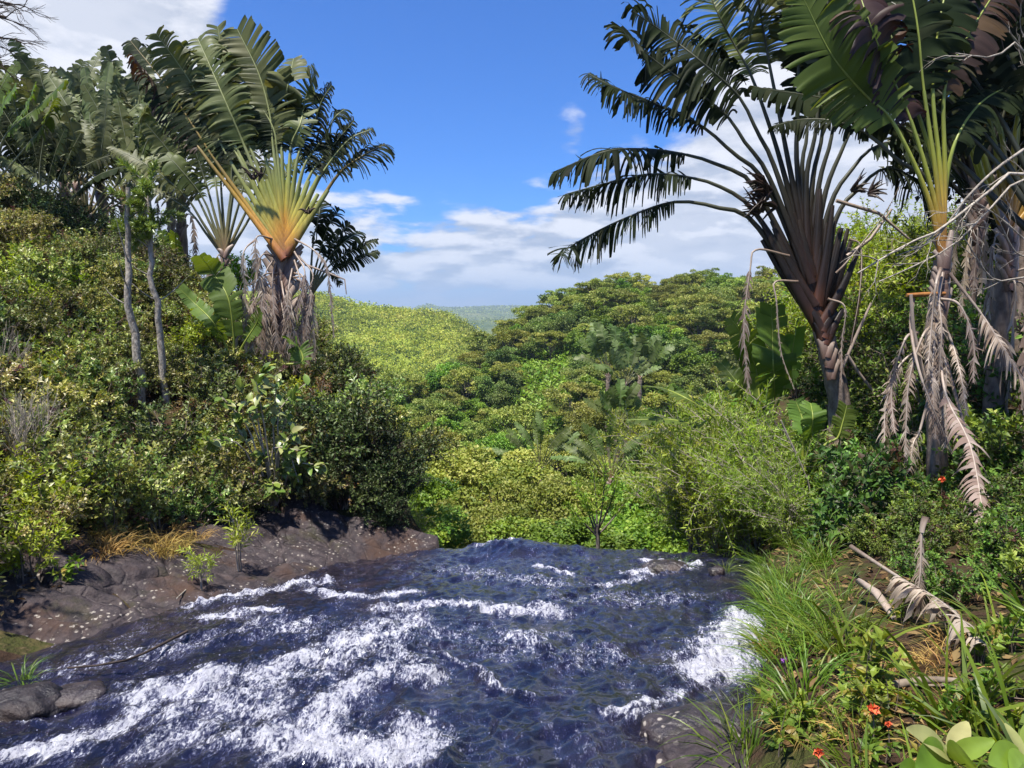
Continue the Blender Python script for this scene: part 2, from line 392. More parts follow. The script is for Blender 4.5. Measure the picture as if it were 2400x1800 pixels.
M['stalk_dark'] = stalk_mat('leaf_stalk_dark', [(0.030, 0.014, 0.009), (0.020, 0.015, 0.012), (0.040, 0.040, 0.026), (0.085, 0.088, 0.050)], [0, 0.3, 0.6, 1])  # backlit shade of the right palm put into the stalk colour
M['stalk_lime'] = stalk_mat('leaf_stalk_lime', [(0.36, 0.14, 0.03), (0.40, 0.24, 0.035), (0.30, 0.32, 0.04), (0.22, 0.27, 0.05)], [0, 0.25, 0.6, 1])
M['stalk_grey'] = stalk_mat('leaf_stalk_dull', [(0.20, 0.12, 0.06), (0.20, 0.18, 0.08), (0.16, 0.17, 0.09), (0.18, 0.19, 0.11)])
M['stalk_dry'] = stalk_mat('leaf_stalk_dry', [(0.17, 0.12, 0.09), (0.30, 0.23, 0.18), (0.40, 0.33, 0.27)])
M['sheath'] = stalk_mat('old_leaf_sheath', [(0.06, 0.03, 0.022), (0.17, 0.11, 0.085), (0.30, 0.235, 0.19), (0.26, 0.20, 0.16)], [0, 0.3, 0.7, 1])
M['sheath_dark'] = stalk_mat('old_leaf_sheath_dark', [(0.11, 0.042, 0.022), (0.030, 0.016, 0.011), (0.013, 0.010, 0.008), (0.03, 0.021, 0.015)], [0, 0.25, 0.6, 1])
M['palm_trunk'] = bark_mat('palm_trunk_bark', (0.10, 0.068, 0.052, 1), (0.34, 0.27, 0.22, 1), 9, bump=0.9)
M['pale_bark'] = bark_mat('pale_bark', (0.17, 0.14, 0.11, 1), (0.50, 0.45, 0.38, 1), 24, bump=0.8)
M['grey_bark'] = bark_mat('grey_bark', (0.07, 0.055, 0.045, 1), (0.24, 0.205, 0.17, 1), 8)
M['dark_bark'] = bark_mat('dark_bark', (0.022, 0.016, 0.012, 1), (0.08, 0.058, 0.045, 1), 8)
M['twig'] = bark_mat('twig_bark', (0.10, 0.075, 0.055, 1), (0.26, 0.21, 0.165, 1), 12)
M['pale_twig'] = bark_mat('pale_twig_bark', (0.26, 0.215, 0.17, 1), (0.46, 0.40, 0.33, 1), 12)
def petal_mat(name, col):
    k = Nd(name); c = k.hsv(col, 0.5, 1.0, k.mr(k.attr('rnd'), 0, 1, 0.7, 1.3, False)); return k.done(k.bsdf(c, 0.5, 0.3))
M['orange'] = petal_mat('orange_petal', (0.70, 0.13, 0.05, 1)); M['violet'] = petal_mat('violet_petal', (0.42, 0.16, 0.55, 1))
# ------------------------------------------------------------------ terrain
def zw(y):      # water level down the rock chute and over the lip
    return interp(y, [-6, 1, 3, 6, 8, 9.3, 9.7, 10.1, 10.7, 12, 40], [-1.3, -1.95, -2.2, -2.75, -3.2, -3.47, -3.62, -4.2, -6.2, -14, -15])
def xl(y): return interp(y, [-6, 3, 4.7, 5.4, 6.4, 8.6, 9.6, 12], [-6.0, -4.3, -3.3, -3.0, -2.65, -1.95, -1.25, -1.0])
def xr(y): return interp(y, [-6, 1, 3, 4.8, 9.5, 12], [0.6, 0.75, 1.0, 1.85, 3.45, 4.2])
def xgl(y): return interp(y, [9.5, 12, 15, 22, 34], [-1.6, -2.2, -3.9, -6.5, -10])
def xgr(y): return interp(y, [9.5, 11, 14, 20, 34], [3.5, 4.4, 5.4, 8.5, 13])
def H_near(x, y):
    x = np.asarray(x, float); y = np.asarray(y, float)
    yc = np.minimum(y, 9.3); w = zw(yc)
    dl = xl(yc) - x; dr = x - xr(yc)
    bed = w - 0.16
    left = w + 0.46 * ss(dl, -0.1, 1.9) - 0.14 * (1 - ss(dl, -0.3, 0.3)) + 0.40 * np.maximum(0, -4.2 - x) + 0.33 * np.clip(y - 9.0, 0, 5.0) - 0.22 * np.maximum(0, y - 15.5)
    left = np.where(left > 2.2, 2.2 + (left - 2.2) * 0.4, left)
    right = w - 0.12 + 0.30 * ss(dr, -0.1, 0.35) + 0.27 * np.maximum(0, dr) + 0.10 * np.maximum(0, y - 9.0)
    right = np.where(right > 0.5, 0.5 + (right - 0.5) * 0.4, right)
    h = np.where(dl > -0.4, left, np.where(dr > -0.3, right, bed))
    h = h + 0.10 * fbm(x * 0.9, y * 0.9, 4, 5) * np.clip(np.maximum(dl - 0.8, dr), 0, 1)
    c = ss(x - xgl(y), 0, 1.6) * ss(xgr(y) - x, 0, 2.0) * ss(y, 9.55, 11.6)
    h = h - 12 * c
    return h - 16 * ss(y, 25, 35)

crest_u = [300, 600, 751, 839, 909, 978, 1048, 1094, 1136, 1180, 1250, 1400]
crest_v = [672, 682, 694, 716, 726, 732, 740, 764, 797, 850, 900, 930]
far_u = [-400, 700, 900, 972, 990, 1008, 1022, 1042, 1094, 1164, 1238, 1400, 3000]
far_v = [712, 716, 722, 726, 719, 715, 719, 723, 723, 719, 720, 722, 715]
TU = np.array([-500, 400, 700, 850, 950, 1050, 1150, 1250, 1330, 1400, 1600, 1800, 2100, 2500, 3400], float)
TY = np.array([9, 14, 25, 40, 60, 85, 105, 125, 150, 190], float)
def _v2z(v, y): return float(ratio(v)) * y
_near = {9: -14, 14: -14, 25: -14, 40: -15.5, 60: -16}
_hill = {  # ground pixel rows on the hill side at 85, 105, 125 m
    -500: (1000, 980, 960), 400: (1000, 980, 960), 700: (1000, 985, 970), 850: (1000, 985, 972), 950: (985, 990, 985), 1050: (950, 960, 985), 1150: (905, 860, 860),
    1250: (880, 815, 792), 1330: (870, 780, 735), 1400: (865, 765, 712), 1600: (855, 755, 698), 1800: (850, 750, 702), 2100: (845, 750, 708), 2500: (845, 750, 706), 3400: (845, 750, 706)}
TZ = np.zeros((len(TU), len(TY)))
for i, u_ in enumerate(TU):
    a, b, c = _hill[int(u_)]
    for j, y_ in enumerate(TY):
        if y_ in _near: TZ[i, j] = _near[y_]
        elif y_ == 85: TZ[i, j] = _v2z(a, 85)
        elif y_ == 105: TZ[i, j] = _v2z(b, 105)
        elif y_ == 125: TZ[i, j] = _v2z(c, 125)
        elif y_ == 150: TZ[i, j] = _v2z(c, 125) - 4 if u_ > 1100 else -23
        else: TZ[i, j] = -27
def bilin(u, y):
    iu = np.clip(np.searchsorted(TU, u) - 1, 0, len(TU) - 2); iy = np.clip(np.searchsorted(TY, y) - 1, 0, len(TY) - 2)
    fu = np.clip((u - TU[iu]) / (TU[iu + 1] - TU[iu]), 0, 1); fy = np.clip((y - TY[iy]) / (TY[iy + 1] - TY[iy]), 0, 1)
    return (TZ[iu, iy] * (1 - fu) + TZ[iu + 1, iy] * fu) * (1 - fy) + (TZ[iu, iy + 1] * (1 - fu) + TZ[iu + 1, iy + 1] * fu) * fy
def H_mid(x, y):
    x = np.asarray(x, float); y = np.maximum(np.asarray(y, float), 1.0)
    u = x / y * FPX * 0.993 + 1200
    near = bilin(u, y) + 0.8 * fbm(x / 14, y / 14, 3, 9)
    t = np.clip((y - 190) / 190.0, 0, 1)
    cv = interp(u, crest_u, crest_v)
    v = 935 + (cv - 935) * (t ** 0.8)
    lf = ratio(v) * np.minimum(y, 380) - np.clip(y - 380, 0, 700) * 0.22 + (6.0 * fbm(x / 34, y / 60, 4, 3) - 9.0 * np.abs(fbm(x / 42 + 3, y / 110, 3, 4)) + 2.0) * ss(y, 190, 260) * ss(400 - y, 10, 60)
    z = near * (1 - ss(y, 150, 200)) + lf * ss(y, 150, 200)
    t2 = np.clip((y - 1100) / 2600.0, 0, 1)
    v2 = 800 + (interp(u, far_u, far_v) - 800) * t2 ** 0.55
    ff = ratio(v2) * np.minimum(y, 3700) + 26 * fbm(x / 300, y / 300, 5, 12) * ss(y, 1100, 1700) * ss(3650 - y, 0, 700) - np.clip(y - 3700, 0, 3000) * 0.16
    k = ss(y, 800, 1150)
    return z * (1 - k) + ff * k
def ground(x, y):
    x = np.asarray(x, float); y = np.asarray(y, float)
    m = H_mid(x, y)
    inn = (x > -24) & (x < 17) & (y > -6) & (y < 36)
    return np.where(inn, np.maximum(H_near(x, y), np.where(y > 9, m, -99)), m)
def onground(x, y, sink=0.03): return np.array([x, y, float(ground(x, y)) - sink])
def hit(u, v, y0=2.0, y1=200.0):
    d = ray(u, v); d = d / d[1]
    ys = np.concatenate([np.arange(y0, 40, 0.04), np.arange(40, y1, 0.5)])
    z = ground(d[0] * ys, ys); k = np.argmax(d[2] * ys <= z)
    return np.array([d[0] * ys[k], ys[k], z[k]])

def grid_obj(name, X, Y, Z, mats, a=0.5, b=0.0, smooth=True):
    ny, nx = X.shape; mb = MB()
    i = np.arange(ny - 1)[:, None] * nx; j = np.arange(nx - 1)[None]
    F = np.stack([i + j, i + j + 1, i + nx + j + 1, i + nx + j], -1).reshape(-1, 4)
    mb.add(np.stack([X, Y, Z], -1).reshape(-1, 3), F, np.ravel(a) if not np.isscalar(a) else a, np.ravel(b) if not np.isscalar(b) else b)
    return mb.obj(name, mats, smooth=smooth)

# soil of the banks
def soil():
    k = Nd('bank_soil'); n = k.noise(2.2, 8, 0.65); n2 = k.noise(14, 6, 0.6)
    c = k.ramp(n, [(0.020, 0.012, 0.008), (0.055, 0.032, 0.02), (0.045, 0.05, 0.014), (0.10, 0.07, 0.035)], [0.3, 0.45, 0.58, 0.75])
    c = k.mix(k.mr(n2, 0.55, 0.75), c, (0.14, 0.10, 0.055, 1))
    return k.done(k.bsdf(c, 0.95, 0.15, k.bump(k.math('ADD', n, n2), 0.8, 0.08)))
def rock(name, wet=0.0, g=1.0):
    k = Nd(name)
    n = k.noise(1.4, 8, 0.6); n2 = k.noise(9, 8, 0.65); n3 = k.noise(45, 5, 0.6)
    c = k.ramp(n2, [(0.016 * g, 0.012 * g, 0.015 * g), (0.040 * g, 0.030 * g, 0.032 * g), (0.080 * g, 0.060 * g, 0.058 * g)], [0.3, 0.5, 0.72])
    c = k.mix(k.mr(n, 0.50, 0.68, 0, 0.6), c, (0.075 * g, 0.038 * g, 0.020 * g, 1))                  # rust-brown film
    c = k.mix(k.mr(k.noise(2.1, 5, 0.6, k.mapped((1, 1, 1), (0.4, 0.2, 1.0))), 0.56, 0.7, 0, 0.5), c, (0.045, 0.042, 0.016, 1))   # moss stain
    lich = k.math('MULTIPLY', k.mr(k.voro(17), 0.30, 0.18), k.mr(k.noise(1.7, 4, 0.6, k.mapped((1, 1, 1), (0, 0, 2.0))), 0.47, 0.60))
    lich = k.math('MULTIPLY', lich, k.mr(n3, 0.35, 0.55))
    l2 = k.math('MULTIPLY', k.mr(k.noise(16, 5, 0.7, k.mapped((1, 1, 1), (1, 0, 0.7))), 0.60, 0.68), k.mr(k.noise(1.1, 4, 0.6, k.mapped((1, 1, 1), (0, 1, 0.3))), 0.50, 0.62))
    c = k.mix(k.math('MAXIMUM', lich, k.math('MULTIPLY', l2, 0.8)), c, (0.36, 0.32, 0.27, 1))
    h = k.math('ADD', k.math('MULTIPLY', n2, 0.7), k.math('MULTIPLY', n3, 0.35))
    h = k.math('ADD', h, k.math('MULTIPLY', k.mr(k.voro(3.1, 'DISTANCE_TO_EDGE'), 0.0, 0.06), 0.25))
    rg = k.mr(n, 0.35, 0.6, 0.55 - 0.3 * wet, 0.9 - 0.4 * wet)
    return k.done(k.bsdf(c, rg, 0.35 + 0.3 * wet, k.bump(h, 0.7, 0.05)))
M['soil'] = soil(); M['rock'] = rock('dark_basalt'); M['rock_wet'] = rock('wet_basalt', 1.0, 0.8); M['rock_black'] = rock('black_basalt', 0.6, 0.5)

X, Y = np.meshgrid(np.linspace(-24, 17, 320), np.linspace(-6, 36, 330))
Zn = H_near(X, Y)
led = (X > -5.2) & (X < -0.7) & (Y > 4.6) & (Y < 9.9)
structure(grid_obj('riverbank_ground', X, Y, Zn - 0.10 * led, M['soil']), 'dark leaf litter and soil of the stream banks')

# terrain of the valley and hills, one sheet out to the horizon
def hills_mat():
    k = Nd('forest_floor')
    n = k.noise(0.05, 8, 0.6); n2 = k.noise(0.6, 6, 0.6); n3 = k.noise(0.006, 8, 0.6)
    c = k.ramp(n2, [(0.020, 0.030, 0.007), (0.055, 0.075, 0.012), (0.10, 0.115, 0.022)], [0.3, 0.5, 0.7])
    geo = k.N('ShaderNodeNewGeometry'); sp = k.N('ShaderNodeSeparateXYZ'); k.L(geo.outputs['Position'], sp.inputs[0])
    hillc = k.ramp(n, [(0.15, 0.19, 0.025), (0.23, 0.28, 0.04), (0.31, 0.34, 0.07)], [0.3, 0.5, 0.7])
    c = k.mix(k.mr(sp.outputs['Y'], 170, 210), c, hillc)
    farc = k.ramp(n3, [(0.045, 0.075, 0.02), (0.10, 0.125, 0.03), (0.15, 0.16, 0.045)], [0.35, 0.5, 0.65])
    c = k.mix(k.mr(sp.outputs['Y'], 800, 1100), c, farc)
    h = k.math('ADD', k.math('MULTIPLY', n2, 0.6), k.math('MULTIPLY', n3, 40))
    return k.done(k.bsdf(c, 0.95, 0.1, k.bump(h, 0.7, 1.0)))
M['hills'] = hills_mat()
ysamp = np.concatenate([np.linspace(9, 30, 24), np.linspace(31, 200, 110), np.linspace(203, 420, 70), np.geomspace(430, 3700, 70), np.geomspace(3760, 14000, 14)])
az = np.concatenate([np.linspace(-2.2, -0.62, 30), np.linspace(-0.6, 0.9, 280), np.linspace(0.93, 2.2, 26)])
A_, Y_ = np.meshgrid(az, ysamp); X_ = A_ * Y_
structure(grid_obj('hill_terrain', X_, Y_, H_mid(X_, Y_), M['hills']), 'green hills and valley running out to the horizon')

# rock ledge beside the water
def worley(x, y, s, seed):
    gx, gy = np.floor(x / s), np.floor(y / s); f1 = np.full(x.shape, 9e9); f2 = f1.copy(); idv = np.zeros(x.shape)
    for dx in (-1, 0, 1):
        for dy in (-1, 0, 1):
            cx, cyy = gx + dx, gy + dy; sd = np.full(x.shape, seed)
            px = (cx + hash3(cx, cyy, sd)) * s; py = (cyy + hash3(cx, cyy, sd + 1)) * s
            d = np.hypot(x - px, y - py); r = hash3(cx, cyy, sd + 2)
            near = d < f1; f2 = np.where(near, f1, np.minimum(f2, d)); idv = np.where(near, r, idv); f1 = np.minimum(f1, d)
    return f1, f2, idv
def rock_relief(x, y, amp=1.0):
    wx = x + 0.25 * fbm(x * 1.1, y * 1.1, 3, 31); wy = y + 0.25 * fbm(x * 1.1, y * 1.1, 3, 41)
    f1, f2, r = worley(wx * 0.8 + wy * 0.3, wy * 1.3, 0.8, 7)
    crack = ss(f2 - f1, 0.0, 0.10)
    return amp * (0.11 * (r - 0.5) * ss(f2 - f1, 0.0, 0.22) - 0.07 * (1 - crack) + 0.11 * fbm(x * 0.9, y * 2.4, 4, 21) + 0.035 * fbm(x * 6, y * 8, 3, 22))
X, Y = np.meshgrid(np.linspace(-5.3, -0.6, 210), np.linspace(4.5, 9.95, 230))
edge = ss(Y, 4.5, 5.2) * ss(X, -5.3, -4.6)
Z = H_near(X, Y) + rock_relief(X, Y, 1.0) * (0.3 + 0.7 * ss(xl(Y) - X, -0.3, 0.6)) + 0.02 - 0.35 * (1 - edge)
Z += 0.10 * ss(Y, 8.4, 9.2) * ss(X, -2.6, -1.9) * ss(-0.75 - X, 0, 0.5)
Z -= 1.6 * ss(Y, 9.45, 9.95) ** 2
structure(grid_obj('rock_ledge', X, Y, Z, M['rock']), 'flat dark basalt ledge with pale lichen between shrubs and stream')

# boulders
def ico(sub=4):
    import bmesh
    bm = bmesh.new(); bmesh.ops.create_icosphere(bm, subdivisions=sub, radius=1)
    V = np.array([v.co[:] for v in bm.verts]); F = np.array([[v.index for v in f.verts] for f in bm.faces]); bm.free(); return V, F
ICO = ico(4)
def boulder(label, loc, size, seed, mat='rock', rz=0.0):
    V, F = ICO; V = V.copy()
    q = np.sign(V) * np.abs(V) ** 0.8
    n = fbm(V[:, 0] * 1.4 + V[:, 2] * 0.9 + seed, V[:, 1] * 1.4 - V[:, 2] * 0.7, 4, seed) * 0.28 + fbm(V[:, 0] * 5 + V[:, 2] * 3, V[:, 1] * 5 + seed, 3, seed) * 0.07
    V = nrm(q) * (1 + n)[:, None] * np.linalg.norm(q, axis=1)[:, None] * 0.85 * np.array(size)
    c, s = math.cos(rz), math.sin(rz); V = np.stack([V[:, 0] * c - V[:, 1] * s, V[:, 0] * s + V[:, 1] * c, V[:, 2]], 1)
    mb = MB(); mb.add(V + np.array(loc), F)
    o = mb.obj('boulder', M[mat], origin=loc); tag(o, label, 'boulder')
def wp(u, v):
    d = ray(u, v); d = d / d[1]; ys = np.arange(1.2, 10.5, 0.005); q = d[2] * ys <= zw(ys); k = np.argmax(q) if q.any() else int(np.argmin(np.abs(ys - 9.45))); return d[0] * ys[k], ys[k]
def bld(label, u, v, size, seed, mat='rock', rz=0, dz=0.0):
    x, y = wp(u, v); boulder(label, np.array([x, y, float(zw(y)) + dz]), size, seed, mat, rz)
bld('rounded grey boulder under the shrubs where the bank meets the wet rock', 40, 1400, (0.62, 0.5, 0.42), 11, 'rock', 0.3, 0.12)
bld('dark boulder with a clump of yellow weed in its crack', 190, 1385, (0.5, 0.4, 0.25), 12, 'rock', -0.4, 0.06)
bld('squat black rock with grass growing behind it at the water edge', 45, 1660, (0.26, 0.20, 0.13), 13, 'rock_black', 0.1, -0.01)
bld('pale slab of wet rock beside the squat black rock', 165, 1640, (0.22, 0.14, 0.06), 14, 'rock_wet', 0.5, 0.01)
bld('lichen speckled rock at the grass edge of the stream', 1650, 1800, (0.30, 0.26, 0.16), 15, 'rock', 0.0, -0.04)
bld('brown submerged rock breaking the water beside the grass', 1640, 1720, (0.34, 0.22, 0.10), 16, 'rock_wet', 0.3, 0.01)
bld('small black wet stone at the brink under the feathery bush', 1680, 1350, (0.10, 0.08, 0.07), 17, 'rock_wet', 0, 0.05)
bld('low wet rock parting the foam on the brink', 1560, 1335, (0.30, 0.2, 0.10), 19, 'rock_wet', 0.1, 0.01)

# ------------------------------------------------------------------ water
FOAM = [([(470, 1425), (560, 1395), (640, 1380), (720, 1362)], .13, 1.0), ([(735, 1385), (790, 1402), (880, 1400), (950, 1385)], .13, 1.0), ([(770, 1370), (775, 1352)], .05, .9),
 ([(360, 1425), (400, 1415)], .10, .9), ([(470, 1455), (560, 1450), (640, 1445)], .09, .85), ([(900, 1430), (1000, 1425), (1100, 1425), (1180, 1432), (1290, 1430)], .16, .85),
 ([(1110, 1425), (1200, 1435)], .13, 1), ([(880, 1500), (960, 1450)], .22, .72), ([(560, 1600), (680, 1560), (820, 1510), (930, 1500)], .24, .78), ([(340, 1640), (450, 1610), (520, 1580)], .17, .98),
 ([(600, 1640), (700, 1600)], .2, .72), ([(0, 1785), (120, 1760), (240, 1710), (330, 1670)], .13, 1.02), ([(100, 1690), (60, 1680)], .06, .7), ([(330, 1760), (450, 1720), (560, 1690)], .15, .66),
 ([(750, 1700), (820, 1620), (900, 1580), (1000, 1590)], .13, .88), ([(720, 1740), (820, 1750), (950, 1770)], .24, 1.15), ([(560, 1740), (700, 1740)], .18, .82), ([(950, 1690), (970, 1740)], .12, .92),
 ([(1650, 1570), (1700, 1530), (1750, 1490), (1770, 1450)], .27, 1.1), ([(1640, 1590), (1700, 1585)], .08, .85), ([(1490, 1345), (1540, 1335), (1600, 1335)], .16, .86), ([(1500, 1312), (1560, 1318), (1640, 1322)], .10, 1.05),
 ([(1260, 1325), (1330, 1345)], .10, .78), ([(1400, 1365), (1500, 1355)], .12, .7), ([(1410, 1680), (1480, 1655), (1570, 1615)], .05, .85), ([(1480, 1690), (1530, 1660)], .05, .75),
 ([(1000, 1525), (1040, 1540), (1150, 1590), (1240, 1630)], .03, .66), ([(1120, 1290), (1250, 1275)], .12, .62), ([(1330, 1400), (1600, 1400)], .25, .52), ([(600, 1480), (800, 1470)], .3, .50),
 ([(200, 1560), (500, 1500)], .25, .46), ([(420, 1690), (520, 1640), (640, 1670)], .16, .72), ([(780, 1560), (880, 1530), (960, 1560)], .14, .74), ([(1180, 1500), (1320, 1490)], .12, .58), ([(150, 1640), (260, 1610)], .10, .62), ([(1050, 1330), (1300, 1370)], .25, .48), ([(1000, 1480), (1400, 1540)], .3, .40)]
X, Y = np.meshgrid(np.linspace(-5.6, 4.0, 560), np.linspace(1.2, 10.5, 560))
FO = np.zeros(X.shape); rngw = np.random.default_rng(3)
wxn = X + 0.10 * fbm(X * 3, Y * 3, 3, 61); wyn = Y + 0.14 * fbm(X * 3, Y * 3, 3, 62)
for pl, r, w in FOAM:
    W = [wp(*p) for p in pl]
    for (x0, y0), (x1, y1) in zip(W[:-1], W[1:]):
        dx, dy = x1 - x0, y1 - y0; t = np.clip(((wxn - x0) * dx + (wyn - y0) * dy) / (dx * dx + dy * dy + 1e-9), 0, 1)
        d2 = (wxn - x0 - t * dx) ** 2 + (wyn - y0 - t * dy) ** 2
        FO = np.maximum(FO, w * np.exp(-d2 / (r * r) * 0.8))
fx, fy = 0.36, 0.933                                                          # flow direction
sA = X * fx + Y * fy; sC = X * fy - Y * fx
und = fbm(sA * 0.9, sC * 1.8, 3, 51)
rid = 1 - np.abs(fbm(sA * 1.7 + 0.3 * und, sC * 3.6, 4, 52)) * 2
Z = zw(Y) + 0.05 * und + 0.034 * (rid - 0.5) + 0.024 * fbm(sA * 6, sC * 10, 4, 53) + 0.05 * FO * (0.5 + 1.2 * fbm(X * 9, Y * 9, 4, 54)) + 0.02 * fbm(X * 16, Y * 16, 2, 55) * (0.35 + FO)
Z += 0.15 * np.exp(-((X - 0.15) / 0.80) ** 2 - ((Y - 9.2) / 0.5) ** 2) - 0.05 * ss(X, 1.0, 3.0) * ss(Y, 8, 9.5)
Z -= 0.55 * ss(xl(Y) - X, 0.15, 1.3) * ss(Y, 4.2, 5.0) + 0.10 * ss(xl(Y) - X, 0.0, 0.4) + 0.3 * ss(X - xr(Y), 0.1, 0.6)
def water_mat():
    k = Nd('stream_water')
    mp = k.mapped((1.0, 0.40, 1.0), (0, 0, math.atan2(fx, fy)))
    raw = k.N('ShaderNodeTexCoord').outputs['Object']
    nA = k.noise(5, 8, 0.68, mp, 0.5); nB = k.noise(22, 8, 0.75, mp, 0.8); nC = k.noise(90, 4, 0.65, mp, 0.4)
    f = k.attr('rnd')
    mixn = k.math('ADD', k.math('MULTIPLY', nA, 0.35), k.math('ADD', k.math('MULTIPLY', nB, 0.65), k.math('MULTIPLY', nC, 0.45)))   # about .72 mean
    t = k.math('ADD', f, k.math('MULTIPLY', k.math('SUBTRACT', mixn, 0.725), 4.2))
    mask = k.mr(t, 0.54, 0.92)
    dim = k.mr(t, 0.22, 0.62, 0, 0.42)
    bed = k.ramp(nA, [(0.002, 0.002, 0.008), (0.010, 0.010, 0.038), (0.028, 0.026, 0.072)], [0.3, 0.5, 0.7])  # dark troughs and blue-violet sky reflection painted into the base colour
    bed = k.mix(k.mr(k.noise(1.2, 4, 0.6, raw), 0.55, 0.72, 0, 0.6), bed, (0.050, 0.030, 0.035, 1))
    thin = k.math('MULTIPLY', k.attr('tt'), k.mr(nA, 0.35, 0.6, 0.5, 1.0))
    bed = k.mix(thin, bed, k.ramp(nB, [(0.012, 0.009, 0.011), (0.040, 0.028, 0.028), (0.075, 0.052, 0.045)], [0.35, 0.5, 0.65]))
    bed = k.mix(dim, bed, (0.25, 0.26, 0.40, 1))
    hgt = k.math('ADD', k.math('MULTIPLY', nA, 0.9), k.math('ADD', k.math('MULTIPLY', nB, 0.40), k.math('MULTIPLY', nC, 0.10)))
    nor = k.bump(hgt, 1.0, 0.13)
    w = k.bsdf(bed, 0.08, 0.75, nor, **{'IOR': 1.33, 'Coat Weight': 0.6, 'Coat Roughness': 0.06})
    fc = k.mix(k.mr(nB, 0.35, 0.62), (0.42, 0.42, 0.52, 1), (0.74, 0.74, 0.79, 1))
    fo = k.bsdf(fc, 0.6, 0.3, k.bump(k.math('ADD', nB, k.math('MULTIPLY', nC, 0.5)), 1.0, 0.05))
    mx = k.N('ShaderNodeMixShader'); k.L(mask, mx.inputs[0]); k.L(w, mx.inputs[1]); k.L(fo, mx.inputs[2])
    return k.done(mx.outputs[0])
M['water'] = water_mat()
THIN = np.clip(0.75 * ss(xl(Y) - X, -1.3, 0.1) + 0.8 * ss(X - xr(Y), -1.0, 0.0) * ss(5.5 - Y, 0, 1.5), 0, 1)
structure(grid_obj('stream_water', X, Y, Z, M['water'], FO, THIN), 'dark blue rushing stream with white foam spilling over the brink')
# flying drops over the white water
rng = np.random.default_rng(17)
mb = MB(); wgt = np.clip(FO - 0.55, 0, 1).ravel() ** 1.5; wgt /= wgt.sum()
idx = rng.choice(FO.size, 2600, p=wgt)
ov = np.array([[1, 0, 0], [-1, 0, 0], [0, 1, 0], [0, -1, 0], [0, 0, 1], [0, 0, -1]], float)
of = np.array([[0, 2, 4], [2, 1, 4], [1, 3, 4], [3, 0, 4], [2, 0, 5], [1, 2, 5], [3, 1, 5], [0, 3, 5]])
c = np.stack([X.ravel()[idx], Y.ravel()[idx], Z.ravel()[idx] + rng.exponential(0.035, len(idx))], 1) + rng.normal(size=(len(idx), 3)) * np.array([.03, .03, .004])
r = 0.0015 + rng.random(len(idx)) ** 4 * 0.0045
V = c[:, None] + ov[None] * r[:, None, None] * (0.7 + 0.6 * rng.random((len(idx), 6, 1)))
mb.add(V.reshape(-1, 3), (np.arange(len(idx))[:, None, None] * 6 + of[None]).reshape(-1, 3))
k = Nd('spray'); M['spray'] = k.done(k.bsdf((0.5, 0.5, 0.58, 1), 0.3, 0.5))
tag(mb.obj('water_spray', M['spray']), 'white drops of spray thrown up from the foam', None, kind='stuff')
# ------------------------------------------------------------------ trees of the valley and hill
def crown_tree(name, seed, R, H, shape, nclump, nleaf, lsize, mat, bark='grey_bark', trunk=0.10):
    """proto thing meshes: trunk with limbs, crown of leaf clumps"""
    rng = np.random.default_rng(seed); tb = MB(); cb = MB()
    C = []; rad = []
    for i in range(nclump):
        a = rng.random() * 2 * np.pi
        if shape == 'flat':
            r = R * math.sqrt(rng.random()) * 0.92
            lay = rng.random()
            z = H * (0.80 + 0.17 * (1 - (r / R) ** 2)) if lay < 0.62 else H * (0.45 + 0.32 * rng.random())
            if lay >= 0.62: r = R * (0.35 + 0.6 * rng.random())
            C.append((r * math.cos(a), r * math.sin(a), z + rng.normal() * 0.10 * H * 0.5)); rad.append(R * (0.20 + 0.16 * rng.random()))
        else:
            d = rdir(rng, 1)[0]; q = rng.random() ** 0.45
            C.append((d[0] * R * q * 0.8, d[1] * R * q * 0.8, H * 0.58 + d[2] * H * 0.36 * q)); rad.append(R * (0.24 + 0.18 * rng.random()))
    C = np.array(C); rad = np.array(rad)
    bend = rng.normal(size=2) * 0.06 * H
    top = np.array([bend[0], bend[1], H * 0.55])
    tp = smooth_path([(0, 0, -0.5), (bend[0] * 0.3, bend[1] * 0.6, H * 0.22), top], 7)
    tube(tb, tp, np.linspace(trunk, trunk * 0.55, 7), sides=6, a=0.5)
    for c in C[: min(len(C), 26)]:
        st = tp[rng.integers(3, 7)]; mid = st * 0.5 + c * 0.5 + np.array([0, 0, -0.06 * H])
        tube(tb, smooth_path([st, mid, c], 5), np.linspace(trunk * 0.42, trunk * 0.10, 5), sides=4, a=rng.random())
    flat = 0.42 if shape == 'flat' else 0.75
    nl = nleaf // nclump
    for c, r in zip(C, rad):
        d = rdir(rng, nl); d[:, 2] = np.where(rng.random(nl) < 0.72, np.abs(d[:, 2]), d[:, 2])
        q = (0.55 + 0.5 * rng.random(nl) ** 0.7)[:, None]
        lump = (0.8 + 0.35 * fbm(d[:, 0] * 2 + c[0], d[:, 1] * 2 + c[1] + d[:, 2], 2, seed))[:, None]
        p = c + d * q * lump * r * np.array([1, 1, flat])
        dirs = nrm(d * 0.6 + rdir(rng, nl) * 0.9 + np.array([0, 0, 0.1])); nn = nrm(np.array([0, 0, 1.0]) + rdir(rng, nl) * 0.75 + d * 0.3)
        L = lsize * (0.6 + 0.8 * rng.random(nl))
        rn = np.clip(0.45 + 0.22 * rng.normal(size=nl) + 0.12 * rng.normal(), 0, 1)
        leaves(cb, p, dirs, nn, L, L * (0.5 + 0.35 * rng.random(nl)), rn, simple=True)
    return (tb.mesh(name + '_trunk', M[bark]), cb.mesh(name + '_crown', M[mat], smooth=False))
PROTO = {}
for i in range(5): PROTO['flat%d' % i] = crown_tree('flat', 100 + i, 3.0, 5.2, 'flat', 34, 7000, 0.20, 'flat_tree', 'grey_bark', 0.13)
